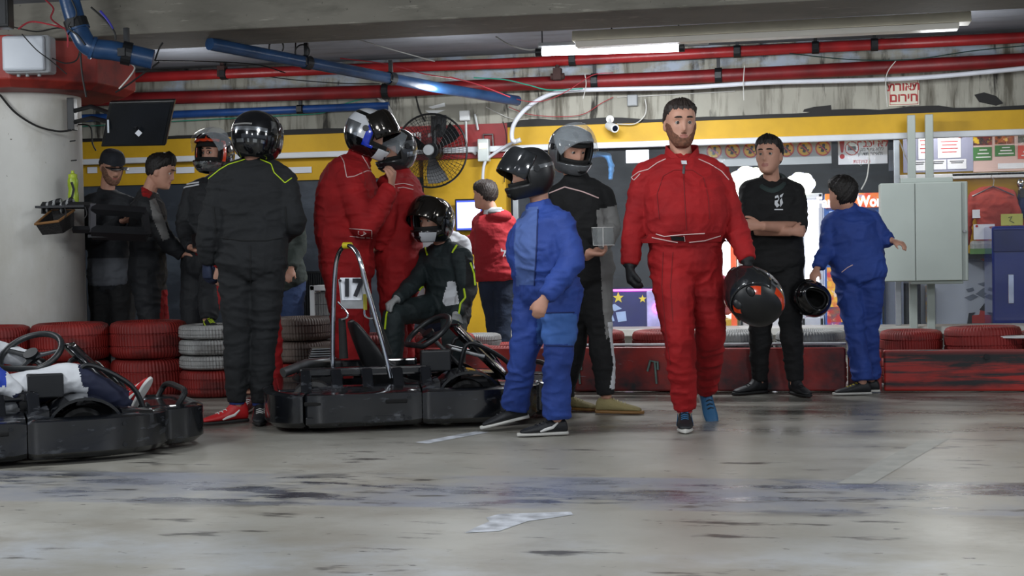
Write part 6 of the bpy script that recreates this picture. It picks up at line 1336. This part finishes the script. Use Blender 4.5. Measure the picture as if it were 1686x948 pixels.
MB().box(c, (.12, .003, .095), rotm(R_, -B_, Z_)).build('card', mat('clear card', '9aa0a0', .2, alpha=.35), t, smooth=False)
# ================= black suit, back view
D = 8.66
P, Q = person('person in black racing suit with lime piping, back view, black chrome helmet', D, dict(head=(422, 228, -.03), neck=(420, 268, .02), shL=(370, 298, .02), shR=(463, 298, .02), elL=(345, 378, -.04), elR=(484, 366, -.02), wrL=(341, 432, .02), wrR=(462, 392, .24),
    hipL=(390, 432, .0), hipR=(438, 432, .0), knL=(391, 550, -.02), knR=(435, 550, .0), anL=(390, 662, .0), anR=(428, 664, .03)), hd(150, -10), s=1.0, hands='', base=gnd(410, 694))
g = garment(P, Q, 'racing_suit', [BLKS], 'tal', 1.20, fat=.01, wrinkle=.017, seed=27, collar=.05, fatw=.8, kt=1.22, ka=1.3, kl=1.10, wsc=(8, 8, 16))
piping(g, [[(341, 296), (362, 279), (376, 271), (396, 265), (404, 262)], [(428, 262), (446, 270), (451, 284), (469, 301), (480, 293)]], LIME, .0032)
piping(g, [[(362, 391), (400, 396), (440, 396), (468, 390)], [(412, 405), (413, 470)], [(352, 340), (356, 390)], [(470, 340), (474, 385)]], mat('black seam', '0c0e10', .8), .004, name='seam')
helmet(P, Q['fr'], [HBLK, HSILV, GCL], [(1, lambda a, e: (abs(a) > 110 and (3 < e < 8 or -20 < e < -12 and int(abs(a)/9) % 2)) or (abs(a) < 100 and abs(a) > 78 and 4 < e < 30)), (2, lambda a, e: abs(a) > 150 and 12 < e < 16)], VIS, 0, 1.0)
gloves(P, Q, [GLB], 'LR', kw={'L': dict(d=(0, 0, -1), pn=B_*-1+R_, th=-B_, curl=35), 'R': dict(curl=45)}, k=1.25)
for q, t_, sd_ in (('L', -58, 1), ('R', 8, 1)):
    shoe(P, Q['an'+q], hd(t_), [SHR if q == 'L' else SHK, SOLK, SHW], .30, sole_z=Q['an'+q].z, strip=SHW if q == 'L' else SHR, hi=.10)
    MB().tube([Q['an'+q]+V((0, 0, .08)), Q['an'+q]+V((0, 0, -.01))], [.05, .044], 16).build('sock', SOCKB, P)
# ================= small red suit hidden behind him
D = 9.32
P, Q = person('person in red suit mostly hidden behind the black suit with lime piping', D, dict(head=(420, 300, .05), neck=(418, 335, .02), shL=(448, 352, .02), shR=(384, 352, .02), elL=(456, 400, .02), elR=(366, 398, -.02), wrL=(440, 440, -.1), wrR=(360, 440, -.05),
    hipL=(432, 470, .0), hipR=(402, 470, .0), knL=(446, 560, .0), knR=(404, 560, .0), anL=(448, 640, .0), anR=(410, 640, -.05)), hd(0), s=.82, hs=.9, base=gnd(428, 662))
g = garment(P, Q, 'racing_suit', [RED], 'tal', 1.2, wrinkle=.017, seed=31, kl=1.22, flare=1.3)
helmet(P, Q['fr'], [HBLK], [], VIS, 0, .92)
shoe(P, Q['anL'], hd(10), [SHR, SOLW, SHW], .25, sole_z=Q['anL'].z); shoe(P, Q['anR'], hd(-5), [mat('maroon shoe', '5a151b', .5), SOLW, SHW], .25, sole_z=Q['anR'].z)
# ================= orange black helmet, phone in hand
D = 10.85
P, Q = person('person with black and orange helmet, raised clear visor, dark suit and phone', D, dict(head=(352, 256, 0), neck=(356, 300, .03), shL=(392, 322, -.02), shR=(318, 318, .06), elL=(380, 380, -.15), elR=(302, 372, .02), wrL=(352, 420, -.25), wrR=(314, 408, -.22),
    hipL=(358, 440, .0), hipR=(324, 440, .04), knL=(345, 497, -.46), knR=(316, 540, .0), anL=(343, 527, -.50), anR=(318, 636, .12)), hd(-30, 4), s=1.02, facey=True, base=gnd(335, 646), hand_kw={'R': dict(d=R_*.5+B_*.3-Z_*.2, pn=Z_+R_*.3, th=Z_, curl=50), 'L': dict(curl=30)}, hands='R')
g = garment(P, Q, 'racing_suit', [mat('dark grey suit cloth', '1b1e22', .75, var=.1, vs=6, bump=.2, bs=45), WCL, RED], 'tal', 1.12, wrinkle=.013, seed=35, collar=.05)
piping(g, [[(292, 312), (305, 304), (328, 300)], [(293, 316), (306, 308), (328, 304)], [(290, 330), (286, 345), (288, 352)]], WCL, .006)
paint(g, 2, [(322, 400), (345, 400), (345, 420), (322, 420)]); paint(g, 2, [(356, 470), (368, 470), (372, 520), (364, 530), (360, 500)])
hs_ = helmet(P, Q['fr'], [HBLK, HORG, HSILV], [(2, lambda a, e: e < -24 and abs(a) < 75), (1, lambda a, e: (27 < e < 33 and abs(a) < 66) or (70 < abs(a) < 84 and -22 < e < 30) or (15 < abs(a) < 26 and 36 < e < 55))], VCLR, 62, 1.05)
face(P, Q['fr'], 1.0, brow=HAIRD)
m = MB()
for k in (-1, 1):
    M_, c_ = Q['fr']; m.tube([c_+M_@V((k*.031+.018*math.cos(a), .094, .013+.013*math.sin(a))) for a in np.linspace(0, 6.28, 16)], .0014, 5)
m.build('glasses', DARKMET, P)
gloves(P, Q, [GLB], 'L', kw={'L': dict(d=(0, 0, -1), pn=R_, th=B_, curl=35)})
shoe(P, Q['anL'], hd(26), [SHK, SOLK, LIME], .28, strip=LIME, sole_z=.075); shoe(P, Q['anR'], hd(-10), [SHK, SOLK, LIME], .28, sole_z=Q['anR'].z)
c = atD(324, 395, 10.5); M = rotm((R_+Z_*.35).normalized(), (Z_*.6-R_*.2-B_*.7).normalized(), (R_+Z_*.35).normalized().cross((Z_*.6-R_*.2-B_*.7).normalized()))
t = root('mobile_phone', c, 'black phone held up beside the dark suit', 'phone'); MB().box(c, (.075, .145, .010), M).build('phone_case', BLACK, t, smooth=False, bevel=.004)
# ================= cap man behind the shelf
D = 11.25
P, Q = person('bearded person in dark cap and charcoal top looking down behind the shelf', D, dict(head=(184, 276, 0), neck=(176, 322, .03), shL=(212, 340, -.05), shR=(148, 338, .06), elL=(228, 392, -.08), elR=(143, 402, -.02), wrL=(232, 362, -.28), wrR=(200, 364, -.30),
    hipL=(200, 458, .0), hipR=(168, 458, .04), knL=(205, 560, .0), knR=(168, 560, .0), anL=(205, 640, .0), anR=(168, 640, .0)), hd(38, -22), s=1.0, facey=True, base=gnd(186, 641), hand_kw={'R': dict(d=R_*.9+Z_*.05, pn=Z_, th=B_, curl=45), 'L': dict(d=-R_*.9, pn=Z_, th=B_, curl=45)})
g = garment(P, Q, 'sweater', [CHARC, mat('grey hem cloth', '54575d', .85)], 'ta', 1.12, wrinkle=.012, seed=41, collar=.05, fat=.01, lo=-.17)
paint(g, 1, [(130, 425), (235, 425), (235, 470), (130, 470)])
t = garment(P, Q, 'trousers', [BLKC], 'pl', 1.05, wrinkle=.012, seed=42)
face(P, Q['fr'], 1.03, hair=HAIRB, beard=BEARDD, brow=HAIRB, lids=30, front=.075, side=.02, nape=-.04, th=.005, top=0)
M_, c_ = Q['fr']; capm = mat('navy cap cloth', '1d222b', .8, bump=.2)
rings = []
for i in range(10):
    t_ = i/9; z = .045+.088*math.sin(t_*math.pi/2); w_ = math.cos(t_*math.pi/2*.96)**.55; rings.append([c_+M_@(V((.090*w_*math.cos(a), .105*w_*math.sin(a)-.003, z)))*1.03 for a in np.linspace(0, 2*math.pi, 32, endpoint=False)])
cp = MB().loft(rings).build('cap', capm, P, angle=60)
brim = [c_+M_@V((.085*math.cos(a), .075+(.11 if abs(math.cos(a)) < .75 else .10)*math.sin(a), .050-.012*abs(math.cos(a))*2))*1.03 for a in np.linspace(0, math.pi, 18)]
MB().add(brim+[p+Z_*.006 for p in brim], [tuple(range(18)), tuple(range(18, 36))]+[(i, (i+1) % 18, 18+(i+1) % 18, 18+i) for i in range(18)]).build('cap_brim', BLACK, cp, smooth=False)
for q in 'LR': shoe(P, Q['an'+q], hd(20), [SHK, SOLK, SHW], .28, sole_z=Q['an'+q].z)
c = atD(216, 352, 10.9); t = root('mobile_phone', c, 'dark phone held by the person in cap', 'phone'); MB().box(c, (.13, .07, .010), rotm(R_, (Z_*.5-B_*.8).normalized(), R_.cross((Z_*.5-B_*.8).normalized()))).build('phone_case', BLACK, t, smooth=False, bevel=.004)
# ================= young person in profile
D = 11.0
P, Q = person('dark-haired person in black and grey racing jacket, side view, looking down', D, dict(head=(264, 284, 0), neck=(243, 322, .03), shL=(246, 338, .20), shR=(240, 340, -.16), elL=(272, 396, .15), elR=(278, 402, -.20), wrL=(300, 412, -.02), wrR=(300, 420, -.18),
    hipL=(246, 452, .09), hipR=(240, 452, -.08), knL=(262, 550, .06), knR=(252, 550, -.08), anL=(256, 640, .08), anR=(250, 640, -.08)), hd(88, -16), s=.98, facey=True, hs=1.02, base=gnd(252, 642), hand_kw={'L': dict(curl=40), 'R': dict(curl=40, d=R_+Z_*.3)})
g = garment(P, Q, 'racing_suit', [mat('dark grey suit cloth', '25292e'), GCL, RED], 'tal', 1.14, wrinkle=.014, seed=45, collar=.05)
paint(g, 2, [(232, 306), (246, 304), (252, 316), (246, 326), (234, 322)]); paint(g, 1, [(246, 306), (256, 308), (256, 318), (250, 316)]); paint(g, 1, [(246, 330), (256, 326), (270, 360), (280, 392), (268, 396), (252, 362)]); paint(g, 2, [(266, 478), (282, 474), (290, 540), (262, 545)])
face(P, Q['fr'], 1.02, hair=HAIRD, brow=HAIRD, lids=20, front=.070, side=.010, nape=-.045, th=.007, top=.015, quiff=.02, seed=11)
for q in 'LR': shoe(P, Q['an'+q], hd(80), [SHK, SOLK, SHW], .28, sole_z=Q['an'+q].z)
# ================= olive sweater and jeans, hidden behind the black suit
D = 10.95
P, Q = person('person in olive sweater and blue jeans mostly hidden behind the black suit', D, dict(head=(452, 318, 0), neck=(458, 350, .02), shL=(486, 368, .0), shR=(430, 368, .0), elL=(492, 408, -.02), elR=(426, 410, .0), wrL=(480, 440, -.15), wrR=(430, 445, -.12),
    hipL=(482, 460, .0), hipR=(450, 460, .0), knL=(482, 545, .0), knR=(450, 545, .0), anL=(482, 622, .0), anR=(450, 622, .0)), hd(10), s=.86, hs=.92, base=gnd(466, 640))
g = garment(P, Q, 'sweater', [OLIVE], 'ta', 1.22, wrinkle=.012, seed=51, lo=-.17, collar=.03); t = garment(P, Q, 'jeans', [mat('light blue jeans', '3b4f78', .85, var=.15, vs=7, bump=.3, bs=90)], 'pl', 1.1, wrinkle=.012, seed=52)
MB().loft(hairmesh(Q['fr'], .92, seed=4)).build('hair', HAIRD, P, angle=180)
for q in 'LR': shoe(P, Q['an'+q], hd(0), [SHK, SOLW, SHW], .25, sole_z=Q['an'+q].z)
# ================= red suit with white and blue helmet, side view
D = 9.5
P, Q = person('person in red racing suit with white and blue helmet, side view, fastening it', D, dict(head=(606, 222, 0), neck=(588, 266, .03), chest=(556, 335, .0), shL=(592, 296, .20), shR=(574, 298, -.17), elL=(618, 372, .18), elR=(602, 378, -.26), wrL=(644, 306, .12), wrR=(642, 310, -.12),
    hipL=(575, 440, .10), hipR=(568, 440, -.09), knL=(584, 548, .08), knR=(572, 548, -.08), anL=(580, 655, .08), anR=(572, 656, -.1)), hd(86, -24), s=1.08, base=gnd(574, 678), hand_kw={q: dict(d=Z_+R_*.25, pn=-R_, th=B_, curl=45) for q in 'LR'})
g = garment(P, Q, 'racing_suit', [RED, RED2], 'tal', 1.24, fat=.03, wrinkle=.016, seed=61, collar=.06, fatw=.8, kt=1.30, ka=1.3, kl=1.25)
piping(g, [[(558, 252), (566, 266), (571, 292), (584, 290), (604, 281), (618, 284)], [(596, 256), (604, 270), (608, 278)]], WPIPE, .0032)
piping(g, [[(576, 376), (612, 379), (612, 392), (576, 389)]], WPIPE, .0028); patch(g, [(590, 380), (600, 381), (603, 384), (596, 388), (590, 385)], WPIPE, 'badge')
helmet(P, Q['fr'], [HWHITE, HBLUE, HBLK, HSILV], [(3, lambda a, e: e < 14 and abs(a) > 105), (2, lambda a, e: (e < -14 and abs(a) > 50) or (36 < e < 44 and abs(a) > 60)), (1, lambda a, e: (66 < abs(a) < 92 and -30 < e < 40) or (40 < e < 66 and abs(a) < 80))], VIS, 46, 1.04)
face(P, Q['fr'], 1.0)
for q in 'LR': shoe(P, Q['an'+q], hd(84), [SHK, SOLK, SHW], .29, sole_z=Q['an'+q].z)
# ================= second red suit facing him
D = 9.85
P, Q = person('person in red racing suit and grey helmet facing the white and blue helmet', D, dict(head=(652, 250, 0), neck=(658, 290, .02), shL=(640, 308, -.14), shR=(672, 306, .14), elL=(636, 372, -.2), elR=(684, 372, .12), wrL=(622, 408, -.16), wrR=(660, 410, .1),
    hipL=(650, 430, -.07), hipR=(662, 430, .09), knL=(650, 540, -.06), knR=(662, 540, .08), anL=(652, 640, -.08), anR=(664, 638, .1)), hd(-50, -10), s=.98, base=gnd(657, 662), hand_kw={q: dict(curl=40, d=-R_-Z_*.3) for q in 'LR'})
g = garment(P, Q, 'racing_suit', [RED, RED2, WPIPE], 'tal', 1.22, fat=.02, wrinkle=.014, seed=66, collar=.06, fatw=.6, kt=1.25)
piping(g, [[(630, 306), (665, 302), (680, 306)], [(632, 312), (664, 308), (680, 312)]], WPIPE, .003)
helmet(P, Q['fr'], [mat('smoky helmet', '2a2b2d', .2, coat=.5), HGREY, HSILV], [(1, lambda a, e: 4 < e < 20 and abs(a) > 76), (2, lambda a, e: abs(a) > 88 and -16 < e < -8)], VCLR, 45, .96)
face(P, Q['fr'], 1.0)
for q in 'LR': shoe(P, Q['an'+q], hd(-60), [SHK, SOLK, SHW], .28, sole_z=Q['an'+q].z)
# ================= seated boy
D = 9.75
P, Q = person('child in dark green racing suit and black helmet sitting on the tyres behind kart 17', D, dict(head=(712, 366, -.06), neck=(730, 408, .02), shL=(760, 424, -.12), shR=(704, 424, .10), elL=(772, 476, -.16), elR=(686, 462, .0), wrL=(752, 518, -.40), wrR=(654, 492, -.26),
    hipL=(752, 504, .02), hipR=(726, 504, .12), knL=(746, 548, -.42), knR=(646, 518, -.24), anL=(752, 618, -.42), anR=(650, 600, -.20)), hd(-38, -2), s=.88, hands='', facey=True, hs=.95, base=gnd(735, 650))
g = garment(P, Q, 'racing_suit', [GREEN, LIME, WCL, BLKC], 'tal', 1.16, wrinkle=.014, seed=71, collar=.05, kt=1.18)
paint(g, 3, [(766, 420), (784, 440), (786, 520), (770, 536), (762, 500), (768, 460)]); paint(g, 2, [(738, 462), (750, 464), (756, 500), (734, 504), (728, 496)])
piping(g, [[(774, 432), (780, 450), (782, 470)], [(764, 476), (766, 490), (758, 500), (754, 528)], [(640, 505), (636, 520), (634, 542)], [(688, 482), (692, 474), (700, 470)], [(700, 408), (704, 420)], [(752, 404), (745, 416)]], LIME, .0065)
helmet(P, Q['fr'], [HBLK, HWHITE, HSILV], [(1, lambda a, e: (e < -26 and 12 < abs(a) < 60) or (abs(a) < 18 and 44 < e < 70)), (2, lambda a, e: (abs(a) > 84 and int((a+e*1.6)/16) % 3 == 0 and -30 < e < 28))], VIS, 34, 1.02)
face(P, Q['fr'], .95, brow=HAIRD)
gloves(P, Q, [GLW, BLKC], kw={'R': dict(d=-R_-Z_*.6+B_*.2, pn=-Z_, th=B_, curl=55), 'L': dict(d=(0, 0, -1), pn=-B_, th=-R_, curl=35)}, k=1.25)
for q, a_ in (('L', -20), ('R', -35)): shoe(P, Q['an'+q], hd(a_), [SHK, SOLK, SHW], .25, sole_z=.075)
# ================= white shirt behind the boy
D = 10.75
P, Q = person('person in white shirt hidden behind the seated child', D, dict(head=(722, 358, 0), neck=(724, 385, .02), shL=(758, 402, .0), shR=(694, 402, .0), elL=(768, 440, .0), elR=(688, 440, .0), wrL=(750, 465, -.12), wrR=(704, 470, -.12),
    hipL=(742, 485, .0), hipR=(712, 485, .0), knL=(742, 560, .0), knR=(712, 560, .0), anL=(742, 622, .0), anR=(712, 622, .0)), hd(0), s=.86, hs=.82, base=gnd(727, 636))
g = garment(P, Q, 'shirt', [WCL], 'ta', 1.22, wrinkle=.012, seed=75, lo=-.17, upto=.1); t = garment(P, Q, 'trousers', [JEAN], 'pl', 1.1, wrinkle=.009, seed=76)
MB().loft(hairmesh(Q['fr'], .82, seed=6)).build('hair', HAIRD, P, angle=180)
for q in 'LR': shoe(P, Q['an'+q], hd(0), [SHK, SOLW, SHW], .24, sole_z=Q['an'+q].z)
# ================= red hoodie at the screen
D = 11.7
P, Q = person('person in red hoodie and jeans standing at the lit screen', D, dict(head=(798, 322, 0), neck=(812, 352, .02), shL=(794, 368, .10), shR=(834, 368, .0), elL=(784, 408, .08), elR=(840, 412, -.04), wrL=(774, 396, .30), wrR=(828, 436, .12),
    hipL=(806, 452, .06), hipR=(830, 452, .0), knL=(814, 530, .05), knR=(828, 530, .0), anL=(818, 600, .05), anR=(828, 602, .0)), hd(-118, 0), s=.93, hs=.93, base=gnd(823, 616))
g = garment(P, Q, 'hoodie', [HOOD, WCL], 'ta', 1.24, wrinkle=.014, seed=81, lo=-.12, fat=.01, kt=1.25); t = garment(P, Q, 'jeans', [JEAN], 'pl', 1.06, wrinkle=.010, seed=82)
MB().loft(hairmesh(Q['fr'], .93, front=.05, side=.0, nape=-.055, th=.012, seed=9)).build('hair', HAIRB, P, angle=180)
c = Q['neck']; MB().tube([c-V((0, 0, .03)), c+V((0, 0, .035)), c+V((0, 0, .05))], [.085, .072, .07], 18).build('white_collar', WCL, g)
MB().ball(c+R_*.05+B_*.07-Z_*.02, (.10, .09, .055)).build('hood', HOOD, g); MB().ball(c+R_*.03+B_*.075+Z_*.012, (.075, .07, .03)).build('hood_lining', GREYP, g)
for k, ch in enumerate(('ל', 'ת', 'ח')):
    x = 829+k*7.5; q = onsurf(g, [(x, 417), (x+1, 417)])
    if q: text(ch, .075, q[0][0]+B_*.012, WCL, g, 'lettering', X=R_, U=Z_, bold=.002)
for q in 'LR': shoe(P, Q['an'+q], hd(-150), [SHK, SOLW, SHW], .26, sole_z=Q['an'+q].z)
# ================= driver of the left kart
D = 7.45
P, Q = person('person in white and navy racing suit sitting in the kart at left edge', D, dict(head=(-82, 420, .0), neck=(-92, 478, .05), shL=(-72, 505, .20), shR=(-84, 512, -.16), elL=(-20, 575, .22), elR=(-14, 618, -.22), wrL=(46, 590, .26), wrR=(30, 650, -.16),
    hipL=(-66, 668, .05), hipR=(-58, 672, -.12), knL=(100, 625, .42), knR=(118, 618, .0), anL=(196, 672, .52), anR=(212, 664, .18)), hd(62, 0), s=.93, hands='', base=gnd(-20, 745))
g = garment(P, Q, 'racing_suit', [WCL, mat('navy suit cloth', '161d38', .75), mat('royal blue cloth', '1c3da8', .7)], 'tal', 1.12, wrinkle=.010, seed=91, collar=.05)
paint(g, 1, [(20, 650), (60, 640), (100, 655), (130, 650), (140, 670), (40, 690)]); paint(g, 1, [(128, 600), (150, 596), (156, 640), (136, 636), (132, 616)]); paint(g, 1, [(150, 596), (230, 640), (230, 700), (140, 680), (146, 630)]); paint(g, 2, [(-6, 590), (10, 600), (10, 636), (-6, 636)])
helmet(P, Q['fr'], [HWHITE, HBLUE], [(1, lambda a, e: 30 < e < 50)], VIS, 0, 1.0)
gloves(P, Q, [BLKC], kw={'L': dict(curl=60), 'R': dict(curl=60)})
for q in 'LR': shoe(P, Q['an'+q], hd(62), [SHR, SHW, SHW], .26, strip=SHW, pitch=52, sole_z=.05, hi=.10)
